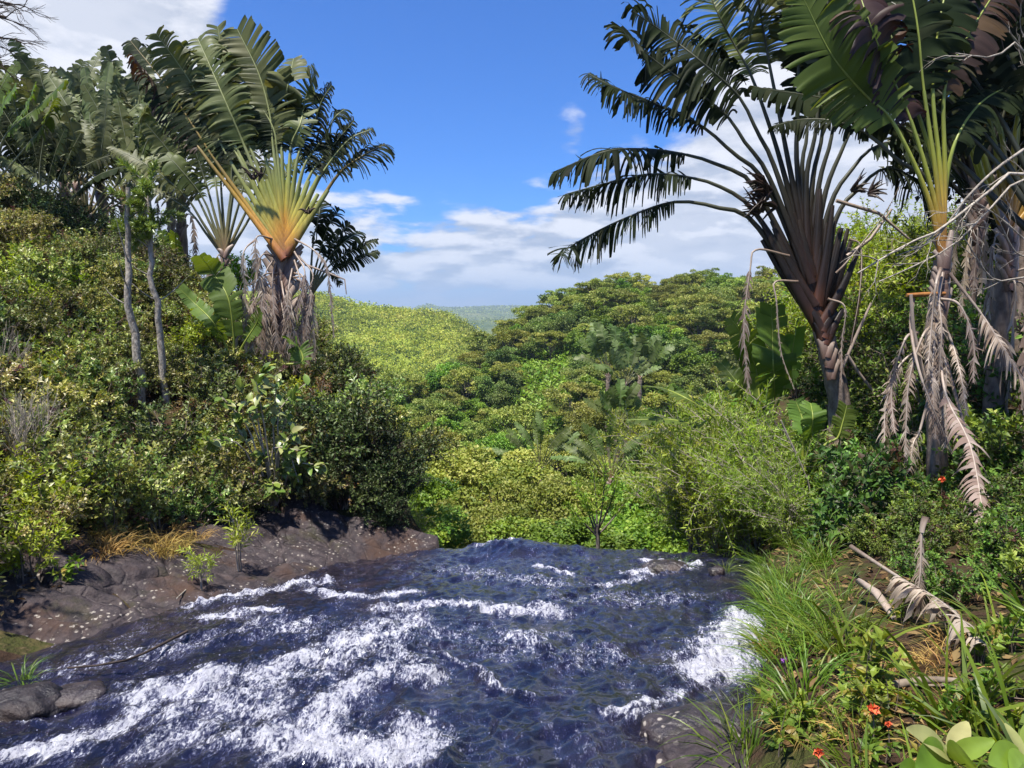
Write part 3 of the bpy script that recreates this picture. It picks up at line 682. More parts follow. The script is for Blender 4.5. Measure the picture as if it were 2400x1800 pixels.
for i in range(3): PROTO['pale%d' % i] = crown_tree('pale', 120 + i, 3.0, 4.8, 'flat', 36, 7000, 0.20, 'pale_tree', 'grey_bark', 0.13)
for i in range(4): PROTO['green%d' % i] = crown_tree('green', 140 + i, 2.3, 5.0, 'round', 26, 5200, 0.23, 'green_tree', 'grey_bark', 0.12)
for i in range(4): PROTO['dark%d' % i] = crown_tree('dark', 160 + i, 2.5, 4.8, 'round', 26, 5200, 0.21, 'dark_tree', 'grey_bark', 0.13)
for i in range(3): PROTO['nearflat%d' % i] = crown_tree('nearflat', 180 + i, 3.0, 5.4, 'flat', 46, 16000, 0.13, 'pale_tree', 'dark_bark', 0.12)
for i in range(3): PROTO['neargreen%d' % i] = crown_tree('neargreen', 190 + i, 2.2, 4.8, 'round', 36, 14000, 0.13, 'green_tree', 'grey_bark', 0.10)
TREEINFO = {
 'shade': ('evergreen_tree', '', ''),
 'flat': ('umbrella_tree', 'flat-topped olive tree among the forest on the hill across the gorge', 'umbrella trees on the hill'),
 'pale': ('yellow_tree', 'spreading yellowish tree with layered crown on the forested hillside across the gorge', 'yellowish trees on the hill'),
 'green': ('leafy_tree', 'rounded fresh green tree in the forest of the hill across the gorge', 'fresh green trees on the hill'),
 'dark': ('forest_tree', 'rounded dark green tree in the forest of the hill across the gorge', 'dark green trees on the hill'),
 'nearflat': ('broad_tree', 'broad golden-olive tree crown in the gorge below the brink of the stream', 'broad golden trees in the gorge'),
 'neargreen': ('gorge_tree', 'lush bright green tree in the gorge just below the brink', 'lush green trees in the gorge')}
def put_tree(kind, var, loc, scale, rz, sxy=1.0, label=None, group=None):
    nm, lb, gr = TREEINFO[kind]; tm, cm = PROTO[kind + str(var)]
    t = thing(nm, label or lb, 'tree', loc, gr if label is None else group)
    t.scale = (scale * sxy, scale * sxy, scale); t.rotation_euler = (0, 0, rz)
    link('trunk', tm, t); link('crown', cm, t); return t
rng = np.random.default_rng(5)
placed = []
def free(x, y, r):
    for (a, b, c) in placed:
        if (a - x) ** 2 + (b - y) ** 2 < (r + c) ** 2: return False
    return True
cnt = {}
# big near crowns below the brink, placed by hand:  u of crown, row of crown top, distance, kind, scale
for (u, vt, y, kd, var, s, sx) in [
    (1130, 1085, 27, 'nearflat', 0, 1.02, 1.12), (1010, 1030, 33, 'nearflat', 1, 1.0, 1.0), (960, 1110, 22, 'neargreen', 0, 0.9, 1.0), (1290, 1150, 22, 'nearflat', 2, 0.85, 1.0),
    (1540, 1110, 20, 'neargreen', 1, 0.95, 1.0), (1640, 1040, 23, 'neargreen', 2, 1.0, 1.0), (1450, 1190, 16.5, 'neargreen', 2, 0.75, 1.1), (1580, 1190, 15.5, 'neargreen', 0, 0.75, 1.1),
    (1240, 1215, 17, 'neargreen', 1, 0.55, 1.3), (1120, 1215, 18, 'nearflat', 2, 0.6, 1.1), (1420, 1060, 34, 'neargreen', 0, 1.0, 1.0), (1180, 1010, 42, 'neargreen', 1, 1.0, 1.0),
    (1330, 1065, 33, 'nearflat', 1, 0.85, 0.9), (1700, 1000, 28, 'neargreen', 0, 1.1, 1.0), (1800, 960, 30, 'nearflat', 2, 1.0, 1.0), (1530, 1010, 36, 'nearflat', 0, 0.85, 1.0),
    (880, 1060, 24, 'neargreen', 2, 0.8, 1.0), (1000, 1190, 15.5, 'neargreen', 2, 0.5, 1.3), (1360, 1225, 14.5, 'neargreen', 0, 0.5, 1.4), (1680, 1150, 14.5, 'neargreen', 1, 0.7, 1.1),
    (1740, 1080, 17, 'neargreen', 2, 0.8, 1.0), (910, 1190, 14.8, 'neargreen', 1, 0.5, 1.2), (1465, 1120, 25, 'neargreen', 1, .8, 1.0), (1400, 1100, 26, 'nearflat', 1, .7, 1.0), (1430, 960, 42, 'nearflat', 0, .9, 1.0), (1490, 940, 42, 'neargreen', 2, .9, 1.0)]:
    tp = P(u, vt, y); x = tp[0]; h = (5.4 if kd == 'nearflat' else 4.7) * s
    z = tp[2] - h; g = float(ground(x, y))
    put_tree(kd, var, (x, y, z), s, rng.random() * 6.28, sx)
    if z > g + 0.1:      # standing on a shoulder of the slope: give it ground by lengthening the trunk
        o = [c for c in COL.objects if c.parent and c.name.startswith('trunk')][-1]
        tb = MB(); tube(tb, [(0, 0, (g - z) / s - 0.5), (0, 0, (g - z) / s * 0.5), (0, 0, 0.3)], [0.22, 0.16, 0.11], sides=6)
        link('lower_trunk', tb.mesh('lower_trunk', M['grey_bark']), o.parent)
    placed.append((x, y, 2.0 * s))
n_try = 0
while n_try < 9000:
    n_try += 1
    y = 34 + 98 * rng.random() ** 0.72; u = 905 + rng.random() * (1600 if y > 60 else 1300); x = (u - 1200) / FPX * y * 1.005
    if u < 1090 and y > 100: continue
    q = rng.random(); grove = fbm(np.array(x / 18.), np.array(y / 18.), 2, 77)
    kind = 'flat' if q < 0.40 else 'pale' if q < 0.55 else 'dark' if q < 0.78 + 0.25 * grove else 'green'
    if kind == 'dark' and grove < -0.25: kind = 'flat'
    s = (0.62 + 0.5 * rng.random()) * (1.0 if y > 60 else 0.85)
    r = {'flat': 1.75, 'pale': 1.75, 'green': 1.3, 'dark': 1.4}[kind] * s * (1.0 if y < 90 else 0.9)
    # the open yellow-green glade on the slope
    pu, pv = u, 900 - ((float(H_mid(x, y)) / y))
    if 1215 < u < 1345 and 62 < y < 92: continue
    if 1405 < u < 1515 and 43 < y < 54: continue
    if not free(x, y, r): continue
    if cnt.get(kind, 0) >= 175: continue
    cnt[kind] = cnt.get(kind, 0) + 1
    placed.append((x, y, r))
    where = ('on the skyline of the hill across the gorge' if y > 108 else 'beside the open yellow-green glade on the hill' if 1170 < u < 1400 and 56 < y < 98 else 'near the grey-green palm clump on the hill slope' if 1380 < u < 1560 and y < 75 else 'low on the gorge floor between hill and brink' if y < 55 else 'on the spur of the hill beside the sunlit valley' if u < 1170 else 'on the middle slope of the hill across the gorge' if u < 1720 else 'on the hill slope seen past the leaning palm')
    look = {'flat': 'flat-topped olive tree', 'pale': 'spreading yellowish tree', 'green': 'rounded fresh green tree', 'dark': 'rounded dark green tree'}[kind]
    put_tree(kind, int(rng.integers(0, {'flat': 5, 'pale': 3, 'green': 4, 'dark': 4}[kind])), onground(x, y, 0.1), s, rng.random() * 6.28, 0.9 + 0.25 * rng.random(), look + ' ' + where, TREEINFO[kind][2])
# lone thin tree on the skyline left of the summit
t = thing('lone_tree', 'thin bare-stemmed tree with a small flag-like crown sticking out above the hillside', 'tree', onground(*(P(1292, 780, 118)[:2])))
b = np.array(t.location); tb = MB(); cb = MB(); tp = P(1282, 700, 118) - b
tube(tb, smooth_path([(0, 0, -0.4), tp * 0.5 + np.array([0.3, 0, 0]), tp], 6), np.linspace(0.11, 0.05, 6), sides=5)
rr = np.random.default_rng(8); d = rdir(rr, 260); pp = tp + d * np.array([1.0, 0.7, 0.55]) * rr.random((260, 1)) ** 0.5 + np.array([-0.6, 0, 0.2])
leaves(cb, pp, rdir(rr, 260), rdir(rr, 260) + np.array([0, 0, 1]), 0.3, 0.2, rr.random(260), simple=True)
tb.obj('trunk', M['grey_bark'], t); cb.obj('crown', M['dark_tree'], t)

# undergrowth of the gorge and hill: nobody could count it
rng = np.random.default_rng(55)
ub = MB(); n = 5200
y = 13 + 118 * rng.random(n) ** 0.7; u = 860 + 1640 * rng.random(n); x = (u - 1200) / FPX * y
z = ground(x, y); ok = z < 12; x, y, z, u = x[ok], y[ok], z[ok], u[ok]
m = 20
sc_ = (0.35 + 0.5 * rng.random(len(x)))[:, None, None]
d = rdir(rng, len(x) * m).reshape(-1, m, 3); d[..., 2] = np.abs(d[..., 2])
ctr = np.stack([x, y, z], 1)[:, None]
pp = ctr + d * sc_ * np.array([1.5, 1.5, 1.4]) * (0.5 + 0.5 * rng.random((len(x), m, 1)))
L = (0.28 + 0.002 * y)[:, None] * (0.7 + 0.7 * rng.random((len(x), m)))
glade = (u > 1205) & (u < 1355) & (y > 58) & (y < 95)
rn = np.clip(0.3 + 0.15 * rng.normal(size=(len(x), 1)) + 0.15 * rng.normal(size=(len(x), m)) + 0.45 * glade[:, None], 0, 1)
leaves(ub, pp.reshape(-1, 3), (d * 0.5 + rdir(rng, len(x) * m).reshape(-1, m, 3)).reshape(-1, 3), (np.array([0, 0, 1.0]) + 0.7 * rdir(rng, len(x) * m)), L.ravel(), L.ravel() * 0.6, rn.ravel(), simple=True)
tag(ub.obj('undergrowth', M['green_tree'], smooth=False), 'low green undergrowth between the trees of the gorge and hillside', None, kind='stuff')

# the sunlit wooded hill beyond the gorge and the plateau behind it: woods that read as one mass
M['sun_wood'] = leaf_mat('sunlit_wood_leaf', [(0.05, 0.08, 0.012), (0.15, 0.19, 0.022), (0.23, 0.265, 0.035), (0.31, 0.31, 0.07)], 0.25, 0.6, 0.2, 0, 0, nscale=0.03)
wb = MB(); n = 5600
y = 185 + 200 * rng.random(n) ** 0.9; u = 640 + 560 * rng.random(n); x = (u - 1200) / FPX * y
z = H_mid(x, y); m = 20
big = rng.random(n) ** 2
sz = (0.7 + 2.2 * big)[:, None, None] * (y / 290)[:, None, None]
d = rdir(rng, n * m).reshape(-1, m, 3); d[..., 2] = np.abs(d[..., 2])
pp = np.stack([x, y, z], 1)[:, None] + d * sz * np.array([1.25, 1.25, 1.0]) + np.array([0, 0, 0.1])
L = 0.85 * (0.6 + 0.8 * rng.random((n, m))) * (y / 290)[:, None]
big = np.where(rng.random(n) < .05, 1.2, big); sz = (0.7 + 2.2 * big)[:, None, None] * (y / 290)[:, None, None]
rn = np.clip(0.55 + 0.28 * rng.normal(size=(n, 1)) - 0.6 * (big > 1)[:, None] + 0.7 * fbm(x / 22, y / 30, 3, 88)[:, None] + 0.12 * rng.normal(size=(n, m)) - 0.2 * (big > 0.6)[:, None], 0, 1)
leaves(wb, pp.reshape(-1, 3), (d * 0.4 + rdir(rng, n * m).reshape(-1, m, 3)).reshape(-1, 3), np.array([0, 0, 1.0]) + 0.6 * rdir(rng, n * m), L.ravel(), L.ravel() * 0.75, rn.ravel(), simple=True)
tag(wb.obj('hill_wood', M['sun_wood'], smooth=False), 'sunlit yellow-green wood covering the hill beyond the gorge', None, kind='stuff')
fb = MB(); n = 2600
y = np.where(rng.random(n) < 0.25, 3600 + 80 * rng.random(n), 1300 + 2300 * rng.random(n)); u = 900 + 420 * rng.random(n); x = (u - 1200) / FPX * y; z = H_mid(x, y); m = 8
d = rdir(rng, n * m).reshape(-1, m, 3); d[..., 2] = np.abs(d[..., 2])
s_ = (y / 3000)[:, None, None] * (0.5 + rng.random((n, 1, 1)))
pp = np.stack([x, y, z], 1)[:, None] + d * s_ * np.array([9, 9, 5])
L = (6.0 * (y / 3000))[:, None] * (0.6 + rng.random((n, m)))
leaves(fb, pp.reshape(-1, 3), rdir(rng, n * m), np.array([0, 0, 1.0]) + 0.5 * rdir(rng, n * m), L.ravel(), L.ravel() * 0.8, rng.random(n * m) * 0.6, simple=True)
tag(fb.obj('distant_wood', M['sun_wood'], smooth=False), 'scattered woods on the distant hazy plateau', None, kind='stuff')

# ------------------------------------------------------------------ fan palms
UP = np.array([0, 0, 1.0]); G = np.array([0, 0, -1.0])
def blade(mb, path, W, roll, droop, torn, rng, nstrip=40, sweep=0.45, seg=5, fold=0.12, pinch=0.3, mat=0, ribmat=1, face=(0, -1, 0), prof=0.5, rib=0.022, rag=0.0):
    p = smooth_path(path, 28); T = tangents(p)
    s28 = np.linspace(0, 1, 28)
    at = lambda s: np.stack([np.interp(s, s28, p[:, k]) for k in range(3)], -1)
    atT = lambda s: nrm(np.stack([np.interp(s, s28, T[:, k]) for k in range(3)], -1))
    r_ = math.radians(roll); Nf = np.array(face, float) * math.cos(r_) + UP * math.sin(r_)
    g_len = W
    for sgn in (-1, 1):
        edges = []; k = 0
        while k < nstrip:
            ln = 1 + int(rng.exponential(0.4 + 5.5 * (1 - torn) ** 1.5)); ln = min(ln, nstrip - k)
            edges.append((k, k + ln)); k += ln
        sid = []; sv = []; scn = []; dr = []; ls = []; rn = []; pk = []; quads = []; nv = 0
        for (a, b) in edges:
            ss_ = np.linspace(a, b, b - a + 1) / nstrip
            wob = rng.normal(); cut = 1 - rag * rng.random() ** 1.5
            if torn > 0.5 and rng.random() < 0.06 * torn: continue
            for q, s in enumerate(ss_):
                sv.append(s); scn.append((a + b) / 2 / nstrip); dr.append(max(0.0, droop * (1 + 0.45 * wob))); ls.append(cut + 0.10 * wob * torn - 0.25 * torn * (rng.random() < 0.2))
                rn.append(0); pk.append(pinch * (0.4 + 1.2 * torn))
            rr_ = np.clip(0.42 + 0.2 * rng.normal(), 0, 1); rn[-len(ss_):] = [rr_] * len(ss_)
            for q in range(len(ss_) - 1): quads.append((nv + q, nv + q + 1))
            nv += len(ss_)
        sv = np.array(sv); scn = np.array(scn); dr = np.array(dr)[:, None]; ls = np.array(ls); pk = np.array(pk)[:, None]
        w = W * 0.5 * np.clip(np.sin(np.pi * np.clip(scn * 0.90 + 0.055, 0, 1)), 0.02, 1) ** prof * ls
        Tc = atT(scn); B = nrm(np.cross(Tc, Nf)); Nn = np.cross(B, Tc)
        d0 = nrm(sgn * B + Tc * sweep * (0.6 + 0.9 * scn[:, None]) + Nn * fold + 0.05 * rng.normal(size=(len(sv), 1)) * Nn)
        cur = at(scn) + (at(sv) - at(scn)); off = at(sv) - at(scn); base = at(scn)
        pos = [base + off]; c = base.copy()
        for j in range(1, seg + 1):
            dd = nrm(d0 + G * dr * 1.6 * ((j - 0.4) / seg) ** 1.2); c = c + dd * (w / seg)[:, None]
            pos.append(c + off * (1 - pk * (j / seg) ** 1.6 * np.where(j == seg, 1.25, 1)))
        V = np.stack(pos, 1); nE = len(sv)                       # nE x (seg+1) x 3
        Q = np.array(quads)
        F = np.concatenate([np.stack([Q[:, 0] * (seg + 1) + j, Q[:, 1] * (seg + 1) + j, Q[:, 1] * (seg + 1) + j + 1, Q[:, 0] * (seg + 1) + j + 1], 1) for j in range(seg)])
        mb.add(V.reshape(-1, 3), F, np.repeat(np.array(rn), seg + 1), np.repeat(sv, seg + 1), mat)
    tube(mb, p, np.linspace(rib, rib * 0.25, 28), sides=5, mat=ribmat, a=0.5, b=np.linspace(0.85, 1, 28))
def palm_leaf(parent, org, stalk, blade_pts, W, roll, droop, torn, bm, sm, rng, sw=(0.075, 0.026), sd=(0.035, 0.022), name='leaf', nstrip=40, pinch=0.3, sweep=0.45, prof=0.5, label=None, face=(0, -1, 0), rag=0.0):
    allp = list(stalk) + list(blade_pts); sg_ = np.concatenate([[0], np.cumsum(np.linalg.norm(np.diff(np.array(allp, float), axis=0), axis=1))]); fr = sg_[len(stalk) - 1] / sg_[-1]
    full = smooth_path(allp, 60); kk = int(np.clip(round(fr * 59), 4, 55)); stalk = [full[i] for i in np.unique(np.linspace(0, kk, 14).astype(int))]; bpath = [full[i] for i in np.unique(np.linspace(kk, 59, 14).astype(int))]
    mb = MB(); blade(mb, bpath, W, roll, droop, torn, rng, nstrip=nstrip, pinch=pinch, sweep=sweep, prof=prof, rib=sw[1] * 0.85, face=face, rag=rag)
    o = mb.obj(name, [M[bm], M[sm]], parent, org)
    if label: o['label'] = label
    sb = MB(); q = smooth_path(stalk, 14); e = np.linspace(0, 1, 14)
    tube(sb, q, sw[0] + (sw[1] - sw[0]) * e ** 0.55, sd[0] + (sd[1] - sd[0]) * e ** 0.7, sides=8, a=0.25 + 0.5 * rng.random(), b=e)
    so = sb.obj('leaf_stalk', M[sm], o, org)
    return o
def sheaths(parent, org, axis, n, length, ang, rng, mat='sheath', w=(0.11, 0.05), face_y=-0.06, spread=1.0):
    """old split leaf bases stacked in a chevron along the axis (list of 3D points, top to bottom)"""
    ax = smooth_path(axis, n)
    for i in range(n):
        for sg in (-1, 1):
            c = ax[i]; a = ang * (0.8 + 0.4 * rng.random()) * sg; L = length * (0.6 + 0.6 * rng.random()) * spread
            d = np.array([math.sin(a), 0, math.cos(a)]); yo = face_y - 0.006 * i + 0.01 * rng.random() - (0.01 if sg > 0 else 0)
            pts = smooth_path([c + np.array([0, yo, -0.05]), c + d * L * 0.55 + np.array([0, yo * 0.8, 0]), c + d * L + np.array([0.04 * sg * rng.random(), 0.0, 0.03 * rng.normal()])], 7)
            mb = MB(); tube(mb, pts, np.linspace(w[0], w[1], 7) * (0.8 + 0.4 * rng.random()), np.linspace(0.05, 0.02, 7), sides=6, a=rng.random(), b=np.linspace(0.15 * rng.random(), 0.7 + 0.3 * rng.random(), 7))
            mb.obj('leaf_base', M[mat], parent, org)
def trunk(parent, org, pts, r0, r1, mat='palm_trunk', rng=None):
    mb = MB(); q = smooth_path(pts, 18); r = np.linspace(r0, r1, 18)
    tube(mb, q, r * (1 + 0.06 * np.sin(np.arange(18) * 2.1)), sides=12)
    return mb.obj('trunk', M[mat], parent, org)
def dead_leaf(parent, org, pts, k, W, rng, droop=2.5, mat='dry_leaf', name='dead_leaf', sw=(0.04, 0.018), torn=0.95, nstrip=44, roll=60):
    pts = [np.asarray(q, float) for q in pts]
    for q in pts[1:]: q += rng.normal(size=3) * .03
    return palm_leaf(parent, org, pts[:k], pts[k:], W * 1.7, roll + 25 * rng.normal(), droop, torn, mat, 'stalk_dry', rng, sw=(sw[0] * .6, sw[1] * .7), sd=(0.02, 0.012), name=name, nstrip=nstrip, pinch=0.7, prof=0.35, rag=.75)

# --- the big palm on the left bank
def px(L, Y, dys=None):
    return [P(u, v, Y + (0 if dys is None else dys[i])) for i, (u, v) in enumerate(L)]
def big_left_palm():
    Yp = 13.0; rng = np.random.default_rng(21)
    bx, by, _ = P(628, 880, Yp); org = onground(bx, by, 0.1)
    t = thing('fan_palm', "large traveller's palm with orange-based stalks fanned flat above the left bank", 'palm', org)
    trunk(t, org, [org, P(640, 800, Yp + .1), P(662, 660, Yp + .12), P(668, 590, Yp + .12)], 0.17, 0.15)
    spec = [
     ((470, 352), [(395, 240), (312, 132)], .72, 45, 1.3, .92, 'palm_brown', 'stalk_outer'),
     ((503, 374), [(400, 215), (306, 96)], .85, 25, 1.0, .8, 'palm_dark', 'stalk_outer'),
     ((527, 356), [(450, 200), (366, 78)], .90, 15, .7, .75, 'palm_blade', 'stalk_left'),
     ((545, 330), [(470, 205), (396, 112)], .85, 25, .8, .75, 'palm_grey', 'stalk_left'),
     ((572, 340), [(533, 249), (490, 150), (463, 90)], .92, 5, .5, .62, 'palm_blade', 'stalk_left'),
     ((592, 360), [(545, 250), (522, 129), (510, 62)], .90, 0, .45, .6, 'palm_blade', 'stalk_left'),
     ((618, 350), [(600, 240), (575, 150), (560, 100)], .85, 8, .5, .55, 'palm_blade', 'stalk_left'),
     ((640, 340), [(632, 266), (606, 172), (556, 68)], 1.08, -8, .2, .15, 'palm_blade', 'stalk_left'),
     ((661, 335), [(668, 250), (675, 200), (688, 137)], .66, 0, .25, .35, 'palm_blade', 'stalk_left'),
     ((682, 345), [(704, 290), (718, 225), (742, 166)], .62, 10, .5, .62, 'palm_blade', 'stalk_left'),
     ((700, 360), [(735, 290), (755, 235), (778, 200)], .62, 30, 1.1, .85, 'palm_dark', 'stalk_left'),
     ((715, 385), [(760, 320), (785, 275), (808, 256)], .66, 40, 1.1, .8, 'palm_dark', 'stalk_left'),
     ((730, 405), [(790, 330), (830, 283)], .66, 40, 1.1, .8, 'palm_dark', 'stalk_left'),
     ((752, 412), [(815, 330), (872, 302)], .70, 50, 1.1, .9, 'palm_dark', 'stalk_left'),
     ((792, 410), [(850, 365), (903, 338)], .80, 45, .9, .8, 'palm_dark', 'stalk_outer'),
     ((560, 370), [(480, 250), (420, 160)], .8, 35, .9, .8, 'palm_dark', 'stalk_left'),
     ((650, 360), [(640, 300), (600, 230)], .8, 15, .6, .6, 'palm_dark', 'stalk_left')]
    n = len(spec)
    for i, (se, bp, W, roll, droop, torn, bm, sm) in enumerate(spec):
        a = math.atan2(se[0] - 668, 600 - se[1]); inner = 1 - min(abs(a) / 0.75, 1)
        v0 = 616 - 80 * inner; dy = 0.16 * inner + 0.02 * rng.normal()
        s0 = (668 + 2 * np.sign(a), v0)
        st = [P(s0[0], s0[1], Yp - 0.13 + 0.24 * inner), P(0.5 * s0[0] + 0.5 * se[0], 0.5 * s0[1] + 0.5 * se[1], Yp + dy), P(se[0], se[1], Yp + dy + 0.05)]
        W *= 1.22; m = len(bp); bl = [P(u, v, Yp + dy + 0.1 + 0.5 * (k + 1) / m * (0.6 * rng.normal() + 0.3)) for k, (u, v) in enumerate(bp)]
        palm_leaf(t, org, st, bl, W, roll, droop, torn, bm, sm, rng, sw=(0.085, 0.027), sd=(0.05, 0.022), nstrip=66, pinch=0.28)
    for k, se in enumerate([(668 + 165 * math.sin(a_) * (1 + .12 * (i_ % 3)), 600 - 165 * math.cos(a_) * (1 + .12 * (i_ % 3))) for i_, a_ in enumerate(np.linspace(-.60, .58, 14))]):          # short cut stalks that fill the fan
        a = math.atan2(se[0] - 668, 600 - se[1]); inner = 1 - min(abs(a) / 0.75, 1); v0 = 616 - 80 * inner
        mb = MB(); q = smooth_path([P(668, v0, Yp - 0.12 + 0.24 * inner), P(se[0], se[1], Yp + 0.03 + 0.16 * inner)], 8)
        tube(mb, q, np.linspace(0.10, 0.034, 8), np.linspace(0.045, 0.02, 8), sides=8, a=rng.random(), b=np.linspace(0, 0.75, 8)); mb.obj('leaf_stalk', M['stalk_left'], t, org)
    sheaths(t, org, [P(667, 625, Yp + .03), P(664, 690, Yp), P(655, 770, Yp - .04)], 12, 0.55, 0.62, rng, 'sheath', (0.085, 0.045), face_y=0.0)
    # dead leaves hanging round the trunk
    for (a, b, c, d, W) in [((640, 560), (598, 560), (604, 660), (612, 800), .35), ((690, 590), (715, 640), (690, 730), (640, 850), .3), ((650, 640), (618, 650), (625, 730), (630, 840), .42), ((600, 560), (575, 600), (578, 700), (582, 830), .30),
        ((680, 650), (716, 660), (735, 720), (742, 830), .28), ((670, 680), (690, 720), (665, 800), (645, 900), .36), ((660, 700), (640, 720), (600, 790), (575, 850), .30), ((700, 600), (728, 650), (700, 720), (600, 905), .10), ((690, 560), (742, 590), (772, 640), (780, 790), .16),
        ((690, 640), (710, 650), (712, 740), (700, 840), .4), ((655, 690), (660, 740), (668, 800), (660, 870), .4), ((640, 600), (608, 610), (596, 700), (606, 790), .34), ((645, 620), (635, 660), (640, 750), (655, 850), .34), ((690, 610), (704, 660), (716, 740), (722, 850), .34), ((660, 660), (668, 700), (690, 780), (700, 860), .34), ((650, 650), (600, 690), (560, 790), (535, 850), .26), ((640, 610), (622, 640), (612, 720), (618, 860), .36), ((685, 630), (680, 680), (676, 760), (690, 870), .36), ((690, 650), (735, 690), (722, 770), (735, 850), .26)]:
        pts = [P(a[0], a[1], Yp - .05)] + [P(u, v, Yp - 0.25 - 0.15 * rng.random()) for (u, v) in (b, c)] + [P(d[0], d[1], Yp - 0.3)]
        dead_leaf(t, org, pts, 2, W, rng, droop=2.6, roll=40)
    mb = MB(); tube(mb, [P(715, 620, Yp - .1), P(770, 640, Yp - .3), P(808, 655, Yp - .35), P(812, 690, Yp - .35)], [.022, .018, .014, .01], sides=6); mb.obj('broken_stalk', M['stalk_dry'], t, org)
    for (u, v) in [(592, 420), (612, 415), (722, 500)]:   # old flower bracts
        mb = MB(); c = P(u, v, Yp - 0.12)
        for q in range(7):
            d = np.array([rng.normal() * .16, -0.03 - 0.05 * rng.random(), .05 + .1 * rng.normal()]); tube(mb, smooth_path([c, c + d * .6 + np.array([0, 0, .04]), c + d], 5), [.03, .035, .025, .015, .004], [.015] * 5, sides=5, a=rng.random())
        mb.obj('flower_bract', M['dark_bark'], t, org)
big_left_palm()

def generic_palm(seed, size, n, spread, trunk_h, bm, sm, label, wind=0.0, dead=4, trunk_r=0.14, name='fan_palm', bend=(0, 0), torn=0.75, droop=0.7, wf=1.25):
    rng = np.random.default_rng(seed); org = np.zeros(3)
    t = thing(name, label, 'palm')
    top = np.array([bend[0], bend[1], trunk_h])
    trunk(t, org, [(0, 0, -0.3), (bend[0] * .3, bend[1] * .3, trunk_h * .5), tuple(top)], trunk_r, trunk_r * 0.8)
    for i in range(n):
        th = (i + 0.5) / n * 2 - 1; th = th * spread + 0.05 * rng.normal() + wind * 0.3
        inner = 1 - min(abs(th) / spread, 1)
        s = size * (0.85 + 0.3 * rng.random()); h0 = top + np.array([0, 0, 0.30 * size * 0.25 * inner])
        d1 = np.array([math.sin(th), 0.07 * rng.normal(), math.cos(th)]); th2 = th * 1.25 + wind + 0.15 * rng.normal(); d2 = np.array([math.sin(th2), 0.25 * rng.normal(), math.cos(th2)])
        th3 = th2 * 1.25; d3 = np.array([math.sin(th3), 0.3 * rng.normal(), math.cos(th3)])
        e = h0 + d1 * s * 0.46; m_ = e + d2 * s * 0.28; tip = m_ + d3 * s * 0.26
        palm_leaf(t, org, [h0, h0 + d1 * s * .23, e], [m_, tip], size * wf * (0.15 + 0.04 * rng.random()), 15 + 50 * abs(th) / 1.2, droop * (0.6 + 0.6 * rng.random() + 0.6 * abs(th)), np.clip(torn + 0.2 * rng.normal(), 0.1, 1), bm, sm, rng, sw=(0.016 * size, 0.0065 * size), sd=(0.008 * size, 0.005 * size), nstrip=30)
    for i in range(dead):
        a = rng.uniform(-2.2, 2.2); o_ = np.array([math.sin(a) * .35, -abs(math.cos(a)) * .3, 0])
        z0 = trunk_h * (0.75 + 0.25 * rng.random()); ln = min(trunk_h * 0.7, 1.8) * (0.6 + 0.5 * rng.random())
        dead_leaf(t, org, [np.array([0, 0, z0]) + np.array(top) * [1, 1, 0], np.array([0, 0, z0 + .05]) + np.array(top) * [1, 1, 0] + o_, np.array([0, 0, z0 - ln * .5]) + o_ * 1.15 + np.array(top) * [.9, .9, 0], np.array([0, 0, z0 - ln]) + o_ * 1.1 + np.array(top) * [.8, .8, 0]], 2, 0.3, rng, droop=2.4, nstrip=18)
    sheaths(t, org, [top + np.array([0, 0, .05]), top + np.array([0, 0, -.6])], 5, 0.11 * size, 0.5, rng, 'sheath', (0.02 * size, 0.010 * size))
    return t
# grove behind, on the left
def place_palm(proto, u, v, Y, fan_px, size, label, rz, first=False, scale=1.0):
    pass
GR = 'palms of the grove on the left bank'
def grove(seed, u, vtop_fan, Y, size, trunk_min, label, rz, n=15, spread=0.95, bm='palm_grey', sm='stalk_grey', wind=-0.1, dead=4, torn=0.8, droop=0.8, trunk_r=0.13):
    c = P(u, vtop_fan, Y); g = float(ground(c[0], Y)); th = max(c[2] - g, trunk_min)
    t = generic_palm(seed, size, n, spread, th, bm, sm, label, wind, dead, trunk_r, torn=torn, droop=droop)
    t.location = (c[0], Y, g - 0.05); t.rotation_euler = (0, 0, rz); return t
grove(31, 528, 600, 15.5, 3.2, 1.0, "traveller's palm with narrow green fan half hidden behind the large palm", 0.15, n=13, spread=0.62, bm='palm_blade', dead=5)
grove(32, 425, 500, 17.5, 3.1, 1.0, 'palm with bare pale trunk and brown leaf skirt showing against the sky', -0.2, n=13, spread=0.85, dead=6, bm='palm_grey')
grove(33, 330, 430, 19.0, 3.2, 1.0, 'grey-green tattered palm above the two slender pale trunks', 0.3, n=16, spread=1.0, dead=3)
grove(34, 235, 420, 18.0, 2.9, 1.0, 'grey-green palm with wind-torn leaves rising over the shrub thicket', -0.25, n=16, spread=1.05, dead=5)
grove(35, 150, 420, 19.5, 3.3, 1.0, 'tall green palm of the grove with upright tattered crown', 0.2, n=15, spread=0.8, bm='palm_blade', sm='stalk_grey', dead=4)
grove(36, 60, 450, 17.0, 2.6, 1.0, 'leafy green palm behind the thicket at the grove end', 0.5, n=15, spread=1.05, bm='palm_blade', dead=4)
grove(37, -20, 500, 15.0, 2.7, 1.0, 'pale yellow-green palm with broad leaves at the open end of the grove', -0.3, n=13, spread=0.95, bm='palm_young', torn=0.55, dead=2)
grove(38, 395, 420, 21.0, 3.0, 1.0, 'far palm of the grove filling the gap behind the pale trunks', 0.1, n=13, spread=1.0, dead=2)

